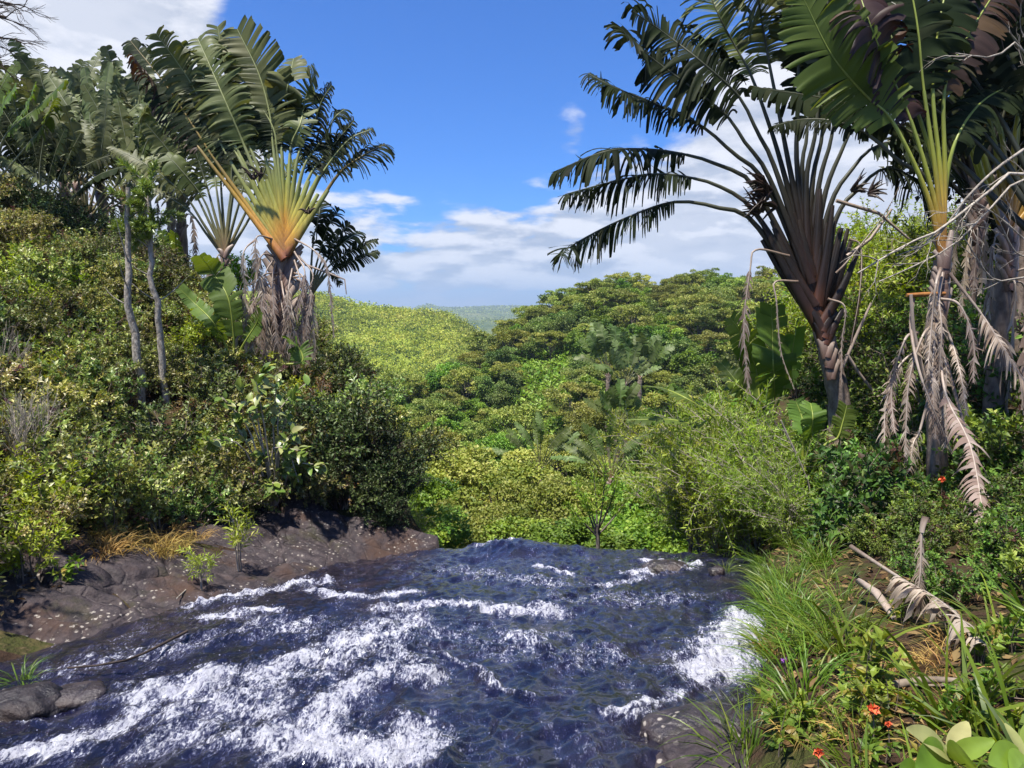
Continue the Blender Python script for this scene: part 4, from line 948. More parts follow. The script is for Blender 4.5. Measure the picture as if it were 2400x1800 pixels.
grove(39, 205, 520, 16.4, 2.5, .6, 'low palm with hanging brown leaves in the middle of the grove', .3, n=15, spread=1.1, dead=6, bm='palm_grey')
grove(40, 105, 530, 16.0, 2.4, .6, 'low dark palm crowding the shrub tops at the grove', -.2, n=15, spread=1.1, dead=5, bm='palm_dark')
grove(41, 295, 480, 17.2, 2.5, .6, 'shaggy palm with brown fan base behind the slender pale trunks', .1, n=15, spread=1.0, dead=7, bm='palm_blade')
grove(42, 180, 440, 20.5, 2.8, .6, 'rearmost dark palm of the grove', .0, n=15, spread=1.1, dead=4, bm='palm_dark')
# dark green fan of a younger palm right behind the big one
def side_fan():
    Yp = 14.5; rng = np.random.default_rng(40); b = P(725, 760, Yp); org = onground(b[0], Yp, 0.1)
    t = thing('fan_palm', "young dark green palm fanning out from behind the large palm's trunk", 'palm', org)
    trunk(t, org, [org, P(715, 800, Yp), P(728, 690, Yp)], 0.12, 0.10)
    for (se, bp, W) in [((750, 590), [(770, 530), (797, 490)], .7), ((760, 600), [(795, 550), (822, 524)], .65), ((770, 605), [(810, 565), (845, 543)], .65), ((775, 620), [(830, 585), (882, 563)], .55), ((780, 632), [(835, 608), (886, 588)], .5), ((735, 560), [(745, 520), (752, 470)], .7), ((770, 640), [(790, 655), (798, 668)], .3)]:
        palm_leaf(t, org, px([(730, 690), ((730 + se[0]) / 2 - 3, (690 + se[1]) / 2), se], Yp), [P(u, v, Yp + 0.25 * rng.normal()) for u, v in bp], W, 35, .8, .8, 'palm_dark', 'stalk_grey', rng, sw=(.04, .018), nstrip=30)
side_fan()

# young palms at the foot of the big one (broad whole leaves)
def young_palm(label, Yp, base, specs, seed, bm='palm_young', torn=0.35, dry=()):
    rng = np.random.default_rng(seed); b = P(base[0], base[1], Yp); org = onground(b[0], Yp, 0.1)
    t = thing('young_palm', label, 'palm', org)
    for (se, bp, W, roll) in specs:
        st = [org + np.array([0.03 * rng.normal(), 0.02 * rng.normal(), 0]), P((base[0] + se[0]) / 2, (base[1] + se[1]) / 2, Yp), P(se[0], se[1], Yp - .05)]
        palm_leaf(t, org, st, [P(u, v, Yp - 0.1 + 0.2 * rng.normal()) for u, v in bp], W, roll, .25, torn, bm, 'stalk_lime', rng, sw=(.035, .02), sd=(.025, .016), nstrip=40, pinch=.15, prof=.45)
    return t
young_palm('young palm with tall upright green leaves beside the large palm\'s trunk', 12.4, (545, 870),
    [((548, 790), [(535, 700), (500, 640), (468, 598)], .62, 20), ((525, 800), [(495, 750), (455, 710), (420, 676)], .34, 30), ((705, 850), [(700, 815), (672, 795)], .5, 60), ((575, 800), [(600, 760), (612, 730)], .35, 30)], 51)
young_palm('young palm leaves standing up between the grove trunks', 16.5, (400, 700), [((395, 640), [(385, 580), (380, 540)], .4, 10), ((405, 650), [(412, 600), (410, 545)], .5, 0), ((355, 640), [(352, 620), (350, 600)], .3, 10)], 52)

# --- the dark palm on the right bank
def right_palm():
    Yp = 11.0; rng = np.random.default_rng(61); b = P(1965, 960, Yp); org = onground(b[0], Yp, 0.15)
    t = thing('fan_palm', "large dark traveller's palm leaning on the right bank, leaves arching over the gorge", 'palm', org)
    trunk(t, org, [org, P(1968, 960, Yp), P(1948, 850, Yp), P(1925, 760, Yp)], 0.19, 0.15)
    spec = [
     ([(1770, 525), (1692, 489), (1583, 473)], [(1458, 515), (1354, 567), (1312, 600)], .62, 75, 2.6, 1.0, 'palm_dark'),
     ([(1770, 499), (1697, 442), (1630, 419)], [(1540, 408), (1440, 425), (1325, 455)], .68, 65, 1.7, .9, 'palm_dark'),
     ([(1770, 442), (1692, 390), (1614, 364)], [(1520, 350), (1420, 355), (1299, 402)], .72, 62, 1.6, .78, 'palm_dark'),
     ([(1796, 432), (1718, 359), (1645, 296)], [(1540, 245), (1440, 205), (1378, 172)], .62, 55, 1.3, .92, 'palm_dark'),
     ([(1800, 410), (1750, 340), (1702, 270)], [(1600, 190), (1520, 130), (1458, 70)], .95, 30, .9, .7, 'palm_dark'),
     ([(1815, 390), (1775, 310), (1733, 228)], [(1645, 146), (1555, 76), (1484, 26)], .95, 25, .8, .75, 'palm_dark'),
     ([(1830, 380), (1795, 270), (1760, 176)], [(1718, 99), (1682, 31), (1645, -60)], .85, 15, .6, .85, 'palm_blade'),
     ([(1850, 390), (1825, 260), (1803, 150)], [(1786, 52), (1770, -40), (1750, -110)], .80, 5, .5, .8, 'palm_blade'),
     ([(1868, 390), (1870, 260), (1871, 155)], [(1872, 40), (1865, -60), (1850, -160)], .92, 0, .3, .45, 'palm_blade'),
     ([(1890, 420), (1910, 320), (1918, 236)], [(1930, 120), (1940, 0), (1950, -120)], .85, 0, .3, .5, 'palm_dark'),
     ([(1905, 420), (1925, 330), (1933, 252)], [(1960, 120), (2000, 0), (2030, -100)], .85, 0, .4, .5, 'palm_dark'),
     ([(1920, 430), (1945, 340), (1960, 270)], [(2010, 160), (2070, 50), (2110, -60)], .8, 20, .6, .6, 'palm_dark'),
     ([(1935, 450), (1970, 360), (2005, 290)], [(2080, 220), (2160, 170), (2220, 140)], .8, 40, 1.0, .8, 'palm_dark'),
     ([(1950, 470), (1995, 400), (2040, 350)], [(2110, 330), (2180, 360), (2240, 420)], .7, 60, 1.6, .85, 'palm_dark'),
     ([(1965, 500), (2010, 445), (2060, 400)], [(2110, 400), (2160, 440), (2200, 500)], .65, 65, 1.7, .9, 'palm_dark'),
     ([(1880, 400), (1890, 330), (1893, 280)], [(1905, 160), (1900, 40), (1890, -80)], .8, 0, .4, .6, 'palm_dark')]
    for i, (sp, bp, W, roll, droop, torn, bm) in enumerate(spec):
        a = math.atan2(sp[-1][0] - 1905, 640 - sp[-1][1]); inner = 1 - min(abs(a) / 1.1, 1); dy = .12 * inner + .05 * rng.normal()
        s0 = (1915 - 22 * inner, 745 - 150 * inner)
        st = [P(s0[0], s0[1], Yp - .1 + dy)] + [P(u, v, Yp + dy) for u, v in sp]
        W *= 1.45 + 0.35 * (roll > 50); m = len(bp); bl = [P(u, v, Yp + dy + 0.35 * (k + 1) / m * rng.normal()) for k, (u, v) in enumerate(bp)]
        palm_leaf(t, org, st, bl, W, roll, droop, torn, bm, 'stalk_dark', rng, sw=(.085, .024), sd=(.05, .02), nstrip=70, pinch=.3)
    # body of the fan: old stalk stubs packed side by side
    for k in range(26):
        e = k / 25 * 2 - 1; te = (1900 + 118 * e + 6 * rng.normal(), 505 + 50 * abs(e) - 90 * rng.random() ** 2 + (50 if abs(e) > .8 else 0)); s0 = (1922 - 12 * (1 - abs(e)), 770 - 110 * (1 - abs(e)))
        mb = MB(); dy = -.12 + .14 * (1 - abs(e)) + .03 * rng.normal()
        tube(mb, smooth_path([P(*s0, Yp + dy), P((s0[0] + te[0]) / 2 + 6 * e, (s0[1] + te[1]) / 2, Yp + dy), P(*te, Yp + dy + .05)], 8), np.linspace(.10, .028, 8) * (0.8 + .4 * rng.random()), np.linspace(.05, .02, 8), sides=7, a=rng.random(), b=np.linspace(0, 1, 8))
        mb.obj('leaf_base', M['sheath_dark'], t, org)
    for k in range(14):                                                   # spiky bracts on the shoulders of the fan
        left = k < 10; c = P(1775 + 50 * rng.random(), 420 + 90 * rng.random(), Yp - .15) if left else P(1990 + 60 * rng.random(), 440 + 40 * rng.random(), Yp - .15); mb = MB()
        for q in range(5):
            d = np.array([(-1 if left else .6) * (.15 + .25 * rng.random()), -.05 + .1 * rng.normal(), .05 + .16 * rng.normal()]); tube(mb, smooth_path([c, c + d * .5 + np.array([0, 0, .03]), c + d], 5), [.028, .03, .02, .012, .003], [.012] * 5, sides=5, a=rng.random(), b=.3)
        mb.obj('flower_bract', M['sheath_dark'], t, org)
    sheaths(t, org, [P(1925, 770, Yp - .12), P(1930, 800, Yp - .12)], 3, .5, .5, rng, 'sheath_dark', (.10, .05))
    sheaths(t, org, [P(1935, 830, Yp - .16), P(1945, 880, Yp - .16)], 3, .3, .35, rng, 'sheath', (.08, .05))
    for (pts, W, mt) in [([(1850, 600), (1772, 580), (1755, 640), (1748, 770), (1755, 930)], .30, 'dry_leaf'), ([(1870, 660), (1822, 660), (1818, 720), (1830, 820), (1862, 900)], .10, 'dry_leaf'), ([(1960, 640), (1990, 600), (2075, 500), (2110, 440)], .04, 'palm_brown'),
                     ([(1940, 700), (1980, 720), (1975, 800), (1970, 900)], .12, 'dry_leaf'), ([(1990, 560), (2020, 590), (2015, 680), (1990, 800)], .12, 'palm_brown')]:
        dead_leaf(t, org, [P(u, v, Yp - .25 - .05 * k) for k, (u, v) in enumerate(pts)], 3 if len(pts) > 4 else 2, W, rng, droop=3.0, mat=mt, roll=30)
    for pts in ([(1975, 860), (2010, 780), (2042, 710)], [(1985, 830), (2010, 870), (2045, 915)], [(1960, 470), (2060, 500), (2130, 560)], [(1985, 600), (2040, 560), (2090, 490)]):
        mb = MB(); tube(mb, px(pts, Yp - .2), [.03, .026, .018], sides=6, b=.6); mb.obj('broken_stalk', M['stalk_dry'], t, org)
right_palm()

# --- the near palm with yellow-green stalks
def near_palm():
    Yp = 7.6; rng = np.random.default_rng(71); b = P(2195, 1250, Yp); org = onground(b[0], Yp, 0.1)
    t = thing('fan_palm', "traveller's palm with yellow-green stalks and a pale dry trunk on the right bank", 'palm', org)
    trunk(t, org, [org, P(2195, 1000, Yp), P(2190, 800, Yp), P(2208, 610, Yp)], 0.11, 0.085)
    spec = [([(2170, 450), (2092, 285)], [(2030, 225), (1950, 130), (1885, 0)], 1.0, -15, .25, .3, 'palm_young', 'stalk_lime'),
        ([(2185, 450), (2134, 280)], [(2090, 180), (2040, 60), (2000, -60)], .85, 20, .9, .75, 'palm_brown', 'stalk_lime'),
        ([(2195, 420), (2165, 210)], [(2150, 60), (2120, -100), (2100, -200)], .8, 10, .6, .6, 'palm_dark', 'stalk_lime'),
        ([(2205, 420), (2186, 210)], [(2200, 60), (2230, -80), (2250, -200)], .85, 0, .5, .6, 'palm_dark', 'stalk_lime'),
        ([(2215, 420), (2214, 210)], [(2260, 100), (2320, 0), (2380, -90)], .8, 20, .9, .7, 'palm_brown', 'stalk_lime'),
        ([(2180, 430), (2110, 380), (2040, 320)], [(1960, 285), (1880, 280), (1812, 296)], .5, 60, 1.6, .85, 'palm_dark', 'stalk_dark'),
        ([(2215, 450), (2240, 330)], [(2300, 240), (2380, 200), (2450, 210)], .8, 40, 1.2, .8, 'palm_dark', 'stalk_lime'),
        ([(2200, 430), (2150, 260)], [(2110, 150), (2080, 60), (2040, -20)], .8, 35, 1.2, .8, 'palm_dark', 'stalk_lime')]
    for i, (sp, bp, W, roll, droop, torn, bm, sm) in enumerate(spec):
        dy = .03 * i - .1
        st = [P(2208 + 3 * rng.normal(), 600 - 5 * i, Yp - .05 + dy * .3)] + [P(u, v, Yp + dy) for u, v in sp]; m = len(bp)
        bl = [P(u, v, Yp + dy + (.3 * rng.normal() + .1 * i) * (k + 1) / m) for k, (u, v) in enumerate(bp)]
        palm_leaf(t, org, st, bl, W, roll, droop, torn, bm, sm, rng, sw=(.042, .019), sd=(.03, .016), nstrip=52, pinch=.25)
    sheaths(t, org, [P(2208, 620, Yp - .05), P(2195, 760, Yp - .05)], 7, .36, .22, rng, 'sheath', (.055, .03), face_y=-.04)
    # big dry leaves hanging to the ground
    for (pts, k, W, dr, nm) in [([(2225, 640), (2290, 740), (2350, 830), (2420, 930)], 2, .55, 2.2, 'dead_leaf'),
        ([(2200, 800), (2225, 920), (2270, 1050), (2300, 1180), (2330, 1300)], 2, .34, 1.3, 'front'), ([(2215, 840), (2300, 1130), (2370, 1290), (2395, 1440)], 2, .32, 1.4, 'front'),
        ([(2140, 700), (2135, 780), (2160, 900), (2240, 1060)], 3, .08, 1.5, 'dead_leaf'), ([(2190, 760), (2150, 800), (2130, 900), (2120, 1060)], 2, .22, 2.6, 'dead_leaf'), ([(2200, 740), (2235, 800), (2245, 900), (2250, 980)], 2, .18, 2.0, 'dead_leaf'),
        ([(2190, 800), (2110, 860), (2080, 960), (2075, 1090)], 2, .24, 2.6, 'dead_leaf'), ([(2185, 900), (2150, 1000), (2140, 1050), (2138, 1110)], 2, .25, 2.6, 'dead_leaf'), ([(2200, 700), (2250, 720), (2275, 800), (2280, 900)], 2, .2, 2.6, 'dead_leaf'), ([(2205, 630), (2190, 660), (2185, 760), (2180, 880)], 2, .22, 2.0, 'dead_leaf'), ([(2210, 640), (2205, 690), (2202, 780), (2205, 900)], 2, .22, 2.0, 'dead_leaf'), ([(2195, 760), (2180, 800), (2185, 900), (2190, 1010)], 2, .24, 2.0, 'dead_leaf'), ([(2200, 800), (2212, 850), (2215, 940), (2222, 1040)], 2, .2, 2.0, 'dead_leaf'), ([(2150, 780), (2110, 800), (2100, 900), (2105, 1000)], 2, .2, 2.4, 'dead_leaf')]:
        dead_leaf(t, org, [P(u, v, Yp - .2 - (.55 if nm == 'front' else .12) * i + .05 * rng.normal()) for i, (u, v) in enumerate(pts)], k, W, rng, droop=dr, roll=25, nstrip=46, torn=.92)
    mb = MB(); tube(mb, px([(2125, 692), (2165, 690), (2215, 688)], Yp - .2), [.02, .025, .02], sides=6, b=.1); mb.obj('broken_stalk', M['stalk_outer'], t, org)
    mb = MB(); tube(mb, px([(2135, 690), (2140, 770), (2165, 880), (2235, 1010), (2290, 1080)], Yp - .35), [.018, .022, .022, .02, .012], sides=6, b=.8); mb.obj('broken_stalk', M['stalk_dry'], t, org)
near_palm()

# --- palms filling the dark right-hand side
def grove_r(seed, u, v, Y, size, label, rz, **k):
    c = P(u, v, Y); g = float(ground(c[0], Y)); th = max(c[2] - g, 0.8)
    t = generic_palm(seed, size, k.pop('n', 15), k.pop('spread', .9), th, k.pop('bm', 'palm_dark'), k.pop('sm', 'stalk_dark'), label, k.pop('wind', 0), k.pop('dead', 4), .13, **k)
    t.location = (c[0], Y, g - .05); t.rotation_euler = (0, 0, rz); return t
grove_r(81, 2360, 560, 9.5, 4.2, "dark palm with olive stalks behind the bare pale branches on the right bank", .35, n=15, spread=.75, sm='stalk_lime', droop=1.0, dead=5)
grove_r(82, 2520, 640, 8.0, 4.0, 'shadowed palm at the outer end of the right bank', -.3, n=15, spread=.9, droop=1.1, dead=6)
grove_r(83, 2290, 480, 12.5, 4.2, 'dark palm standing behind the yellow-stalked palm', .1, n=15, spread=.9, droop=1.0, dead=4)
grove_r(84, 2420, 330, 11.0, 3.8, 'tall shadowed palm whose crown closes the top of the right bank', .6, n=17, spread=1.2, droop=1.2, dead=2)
young_palm('young palm with broad paddle leaves beside the dark leaning palm', 12.0, (1800, 1010),
    [((1780, 930), [(1770, 860), (1735, 780), (1712, 745)], .62, 10), ((1815, 930), [(1812, 850), (1810, 770), (1808, 715)], .80, -5), ((1830, 930), [(1850, 860), (1862, 790), (1868, 750)], .40, 40), ((1760, 950), [(1730, 900), (1690, 850)], .45, 30), ((1790, 950), [(1745, 920), (1700, 905)], .4, 50)], 53, torn=.15)
young_palm('low palm with two rounded dark green leaves under the leaning palm', 9.4, (1880, 1090), [((1885, 1020), [(1880, 980), (1865, 940)], .40, 10), ((1960, 1030), [(1975, 990), (1985, 950)], .35, 0), ((1900, 1030), [(1905, 980), (1900, 945)], .4, 20)], 54, torn=.1)
young_palm('arching green leaf of a palm rising from the feathery bush', 9.8, (1700, 1010), [((1655, 965), [(1610, 935), (1560, 912), (1518, 906)], .36, 75), ((1640, 1000), [(1580, 985), (1530, 983), (1470, 985)], .28, 75)], 55, torn=.75)
# dark evergreen trees closing the view behind the right-hand palms
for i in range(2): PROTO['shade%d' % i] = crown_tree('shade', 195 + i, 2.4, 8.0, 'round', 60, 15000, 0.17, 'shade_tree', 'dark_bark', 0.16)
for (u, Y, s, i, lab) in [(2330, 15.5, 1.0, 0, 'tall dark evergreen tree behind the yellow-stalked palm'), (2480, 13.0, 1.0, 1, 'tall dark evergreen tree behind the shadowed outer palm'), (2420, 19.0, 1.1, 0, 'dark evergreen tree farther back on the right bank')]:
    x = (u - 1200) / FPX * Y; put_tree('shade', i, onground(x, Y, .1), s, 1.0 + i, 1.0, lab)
# palms down in the gorge
def gorge_palm(seed, u, v, Y, size, label, n, spread, bm, rz=0., dead=3, trunk_px=120, wind=0, torn=.4, droop=.3, wf=1.7):
    c = P(u, v, Y); t = generic_palm(seed, size, n, spread, trunk_px / FPX * Y, bm, 'stalk_grey', label, wind, dead, .16, torn=torn, droop=droop, wf=wf)
    t.location = (c[0], Y, c[2] - trunk_px / FPX * Y); t.rotation_euler = (0, 0, rz)
    g = float(ground(c[0], Y)); z0 = t.location[2]
    if z0 > g:
        mb = MB(); tube(mb, [(0, 0, g - z0 - .3), (0, 0, (g - z0) * .5), (0, 0, .1)], [.2, .18, .15], sides=8); mb.obj('lower_trunk', M['palm_trunk'], t)
    return t
gorge_palm(91, 1447, 1005, 30, 1.9, 'single palm with shaggy brown trunk and small blue-green crown in the gorge', 11, .75, 'palm_gorge', .2, 7, 110)
gorge_palm(92, 1425, 880, 50, 3.4, 'clump palm with upright grey-green leaves on the slope of the hill', 15, .7, 'palm_gorge', .1, 0, 30)
gorge_palm(93, 1500, 890, 49, 3.2, 'right-hand palm of the grey-green clump on the hill slope', 13, .75, 'palm_gorge', -.4, 0, 30)
gorge_palm(94, 1465, 905, 47, 2.8, 'lower palm of the grey-green clump on the hill slope', 11, 1.0, 'palm_gorge', .4, 0, 30)
gorge_palm(95, 1265, 1110, 31, 2.6, 'small feathery palm in the bushes at the bottom of the gorge', 13, 1.0, 'palm_gorge', .2, 0, 20, wf=1.0, torn=.8)
gorge_palm(96, 1430, 1130, 23, 2.2, 'small upright palm beside the forked sapling below the brink', 13, .9, 'palm_gorge', -.2, 0, 15, wf=1.0, torn=.8)
# ------------------------------------------------------------------ shrubs
M['weed_leaf'] = leaf_mat('weed_leaf', [(0.04, 0.075, 0.010), (0.07, 0.12, 0.014), (0.12, 0.17, 0.02), (0.20, 0.13, 0.03)], 0.3, 0.48, 0.3, 0.03, 0.3)
M['brown_leaf'] = leaf_mat('brown_shrub_leaf', [(0.06, 0.022, 0.014), (0.11, 0.05, 0.02), (0.15, 0.10, 0.03), (0.12, 0.13, 0.02)], 0.2, 0.55, 0.2, 0.03, 0.3)
def shrub(seed, H, R, nst, ntw, nlf, L, W, bend=0.35, lean=(0, 0), stem_r=0.012, twig=0.35, fold=.16, droop=.2, curl=.0, up=.25, lo=.2, spread=1.0):
    rng = np.random.default_rng(seed); sb = MB(); lb = MB(); PP = []; DD = []; NN = []; LL = []; RR = []
    for i in range(nst):
        a = rng.random() * 6.283; r = R * math.sqrt(rng.random()) * spread
        tip = np.array([r * math.cos(a) + lean[0] * H, r * math.sin(a) + lean[1] * H, H * (0.55 + 0.45 * rng.random()) * (1 - 0.25 * (r / R) ** 2)])
        st = np.array([0.12 * R * math.cos(a), 0.12 * R * math.sin(a), -0.06])
        q = smooth_path([st, st * .4 + tip * np.array([.35, .35, .55]) + rng.normal(size=3) * .05 * H, tip], 8)
        tube(sb, q, np.linspace(stem_r, stem_r * .35, 8), sides=4, a=rng.random(), cap=False)
        stemc = rng.normal() * .10
        for j in range(ntw):
            s = lo + (1 - lo) * rng.random(); k = min(int(s * 7), 6); p0 = q[k] + (q[k + 1] - q[k]) * (s * 7 - k if s < 1 else 1)
            d = nrm(nrm(tip - st) * .5 + rdir(rng, 1)[0] * .9 + UP * up + np.array([math.cos(a), math.sin(a), 0]) * .3)
            ln = twig * H * (.5 + .7 * rng.random()); e = p0 + d * ln - UP * bend * ln * .35; mid = p0 + d * ln * .55
            tw = smooth_path([p0, mid, e], 5); tube(sb, tw, np.linspace(stem_r * .4, stem_r * .15, 5), sides=3, a=rng.random(), cap=False)
            u = (np.arange(nlf) + rng.random(nlf) * .6) / nlf * .85 + .15; pt = np.stack([np.interp(u, np.linspace(0, 1, 5), tw[:, c]) for c in range(3)], -1)
            t = nrm(e - p0); s1 = nrm(np.cross(t, UP + .01)); s2 = np.cross(s1, t); ph = np.arange(nlf) * 2.4 + rng.random() * 6
            rad = s1 * np.cos(ph)[:, None] + s2 * np.sin(ph)[:, None]
            PP.append(pt); DD.append(nrm(rad + t * .75 + UP * .15 + .25 * rng.normal(size=(nlf, 3)))); NN.append(nrm(UP + .55 * rng.normal(size=(nlf, 3)) - t * .2))
            LL.append(L * (.65 + .6 * rng.random(nlf))); RR.append(np.clip(.5 + stemc + .12 * rng.normal() + .17 * rng.normal(size=nlf), 0, 1))
    Pt = np.concatenate(PP); Ls = np.concatenate(LL)
    leaves(lb, Pt, np.concatenate(DD), np.concatenate(NN), Ls, Ls * W / L * (.85 + .3 * rng.random(len(Ls))), np.concatenate(RR), fold=fold, droop=droop)
    return sb, lb
def shrub_proto(key, name, label, cat, group, n, leafmat, barkmat, **k):
    out = []
    for i in range(n):
        sb, lb = shrub(k['seed'] + i, **{a: b for a, b in k.items() if a != 'seed'})
        out.append((sb.mesh(key + '_stems', M[barkmat]), lb.mesh(key + '_leaves', M[leafmat], smooth=False)))
    return (name, label, cat, group, out)
def where_left(x, y):
    if y < 6.6: return 'above the grey boulders at the waterside of the left bank'
    if x > -4.4 and y < 10.8: return 'overhanging the rock ledge of the left bank'
    if math.hypot(x + 4.6, y - 13) < 1.9: return 'round the foot of the large palm'
    if math.hypot(x + 7.8, y - 14.3) < 1.3: return 'round the slender pale trunks'
    if y > 12.2: return 'at the foot of the palm grove'
    if y < 8.6: return 'on the lower left bank facing the stream'
    return 'halfway up the left bank thicket'
def where_right(x, y):
    if y < 6.9: return 'behind the fallen frond on the right bank'
    if math.hypot(x - 4.65, y - 7.6) < 1.2: return 'under the hanging dead leaves of the yellow-stalked palm'
    if math.hypot(x - 5.25, y - 11) < 1.6: return 'round the trunk of the dark leaning palm'
    if x < 4.6: return 'beside the feathery bushes on the right bank'
    return 'in the shade of the outer right bank palms'
def put_shrub(pr, i, loc, s, rz, label=None, tilt=(0, 0), sxy=1.0, leaf=None, where=None):
    name, lb, cat, gr, ms = pr; sm, lm = ms[i % len(ms)]
    t = thing(name, (where or label or lb), cat, loc, gr if label is None else None); t.scale = (s * sxy, s * sxy, s); t.rotation_euler = (tilt[0], tilt[1], rz)
    link('stems', sm, t); link('foliage', lm, t, kind='stuff'); return t
bank = shrub_proto('bank', 'thicket_shrub', 'small-leaved mottled green shrub in the thicket covering the left bank', 'shrub', 'thicket shrubs on the left bank', 7, 'bank_leaf', 'twig', seed=200, H=.85, R=.55, nst=12, ntw=10, nlf=16, L=.062, W=.032)
bright = shrub_proto('brt', 'lime_shrub', 'fresh light green low shrub growing among the left bank thicket', 'shrub', 'light green shrubs on the left bank', 2, 'feather_leaf', 'twig', seed=215, H=.8, R=.5, nst=10, ntw=8, nlf=11, L=.085, W=.036)
brown = shrub_proto('brn', 'brown_shrub', 'brownish withering shrub in the left bank thicket', 'shrub', 'brownish shrubs on the left bank', 2, 'brown_leaf', 'pale_twig', seed=218, H=.8, R=.5, nst=9, ntw=7, nlf=8, L=.075, W=.03)
darkb = shrub_proto('drk', 'dark_shrub', 'dense dark green shrub at the gorge edge of the left bank', 'shrub', 'dark shrubs at the gorge edge', 3, 'dark_leaf', 'dark_bark', seed=220, H=1.5, R=.85, nst=16, ntw=12, nlf=14, L=.085, W=.042, stem_r=.02)
rightb = shrub_proto('rgt', 'right_bank_shrub', 'glossy dark green shrub in the shaded thicket on the right bank', 'shrub', 'thicket shrubs on the right bank', 6, 'right_leaf', 'twig', seed=230, H=.95, R=.6, nst=11, ntw=9, nlf=13, L=.085, W=.048)
feath = shrub_proto('fea', 'feathery_bush', 'feathery yellow-green bush with narrow leaves and pale stems leaning over the brink', 'bush', 'feathery bushes over the brink', 4, 'feather_leaf', 'pale_twig', seed=240, H=1.9, R=.85, nst=20, ntw=13, nlf=20, L=.090, W=.021, stem_r=.012, lean=(-.32, -.02), up=.1, twig=.28, droop=.05, bend=.1)
tall = shrub_proto('tal', 'understorey_shrub', 'tall leafy shrub standing in front of the palm grove', 'shrub', 'tall shrubs below the grove', 3, 'bank_leaf', 'twig', seed=250, H=1.9, R=1.0, nst=16, ntw=14, nlf=15, L=.085, W=.045, stem_r=.018)
rtall = shrub_proto('rta', 'understorey_shrub', 'tall green shrub filling the slope between the two right bank palms', 'shrub', 'tall shrubs on the right bank', 3, 'right_leaf', 'twig', seed=255, H=2.0, R=1.1, nst=17, ntw=14, nlf=15, L=.09, W=.05, stem_r=.018)
gtall = shrub_proto('gta', 'hillside_shrub', 'tall fresh green shrub behind the leaning palm', 'shrub', 'fresh green shrubs behind the leaning palm', 2, 'feather_leaf', 'twig', seed=258, H=2.2, R=1.2, nst=17, ntw=14, nlf=15, L=.10, W=.05, stem_r=.018)

rng = np.random.default_rng(12); pts = []
def far_enough(x, y, r): return all((a - x) ** 2 + (b - y) ** 2 > r * r for a, b in pts)
nb = 0
for k in range(9000):
    y = 4.6 + 12.5 * rng.random(); x = -2.0 - 11 * rng.random()
    if x < -0.82 * y - .6: continue
    foot = -4.35 if y < 8.3 else interp(y, [8.3, 9.2, 10], [-4.35, -3.2, -2.3])
    if x > foot + .15 * rng.normal() or (y > 9.3 and x > xgl(y) - .25): continue
    if any(9.9 < y < 11.1 and abs(x - xx * y / 11.1) < .3 for xx in (-6.05, -5.75)): continue
    if not far_enough(x, y, .34 + .02 * max(0, y - 8)): continue
    pts.append((x, y)); nb += 1
    if nb > 285: break
    s = (.7 + .55 * rng.random()) * (0.8 if y < 6.5 else 1.0)
    if rng.random() < .12: put_shrub(bright, int(rng.integers(0, 2)), onground(x, y), s * .9, rng.random() * 6.28, where='fresh light green low shrub ' + where_left(x, y))
    elif rng.random() < .12: put_shrub(brown, int(rng.integers(0, 2)), onground(x, y), s * .85, rng.random() * 6.28, where='brownish withering shrub ' + where_left(x, y))
    else: put_shrub(bank, int(rng.integers(0, 7)), onground(x, y), s, rng.random() * 6.28, tilt=(.12 * rng.normal(), .12 * rng.normal()), where='small-leaved mottled green shrub ' + where_left(x, y))
for k in range(12):
    u = -20 + 330 * (k + rng.random()) / 12; Y = 15.2 + 1.5 * rng.random(); x = (u - 1200) / FPX * Y; put_shrub(darkb, k, onground(x, Y), .8 + .3 * rng.random(), rng.random() * 6.28, where='dense dark shrub shading the trunks of the palm grove')
for k in range(26):
    u = -40 + 480 * (k + rng.random()) / 26; Y = 13.5 + 4.0 * rng.random(); x = (u - 1200) / FPX * Y
    put_shrub(tall, k, onground(x, Y), .55 + .35 * rng.random(), rng.random() * 6.28)
# dark rounded shrubs at the gorge edge
for (u, vt, Y, s, i) in [(820, 860, 10.6, .95, 0), (880, 900, 10.4, .85, 1), (760, 900, 10.2, .85, 2), (920, 1010, 10.0, .65, 0), (700, 920, 10.6, .8, 1), (850, 1020, 9.7, .6, 2), (780, 1040, 9.7, .55, 1), (690, 1060, 9.6, .5, 0), (620, 1060, 9.6, .45, 1), (940, 930, 11.5, .8, 2), (800, 800, 12.6, .7, 1), (900, 1090, 9.5, .4, 1)]:
    x = (u - 1200) / FPX * Y; g = onground(x, Y)
    put_shrub(darkb, i, g, s, rng.random() * 6.28)
t = put_shrub(feath, 1, onground((965 - 1200) / FPX * 11.5, 11.5), .6, 1.0, 'soft green feathery bush beside the dark shrubs at the gorge edge')
lime = shrub_proto('lim', 'lime_bush', 'x', 'bush', None, 1, 'bright_leaf', 'twig', seed=262, H=.7, R=.4, nst=14, ntw=10, nlf=12, L=.06, W=.035)
c = P(562, 640, 14.0); put_shrub(lime, 0, (c[0], 14.0, c[2] - .35), 1.0, 0, 'small vivid lime green bush tucked behind the large palm trunk')
mb = MB(); g = float(ground(c[0], 14.0)); tube(mb, [(0, 0, g - c[2] + .3), (0.03, 0, -.1 + (g - c[2]) * .4), (0, 0, .1)], [.03, .025, .02], sides=5)
mb.obj('trunk', M['twig'], [o for o in COL.objects if o.name.startswith('lime_bush')][-1])

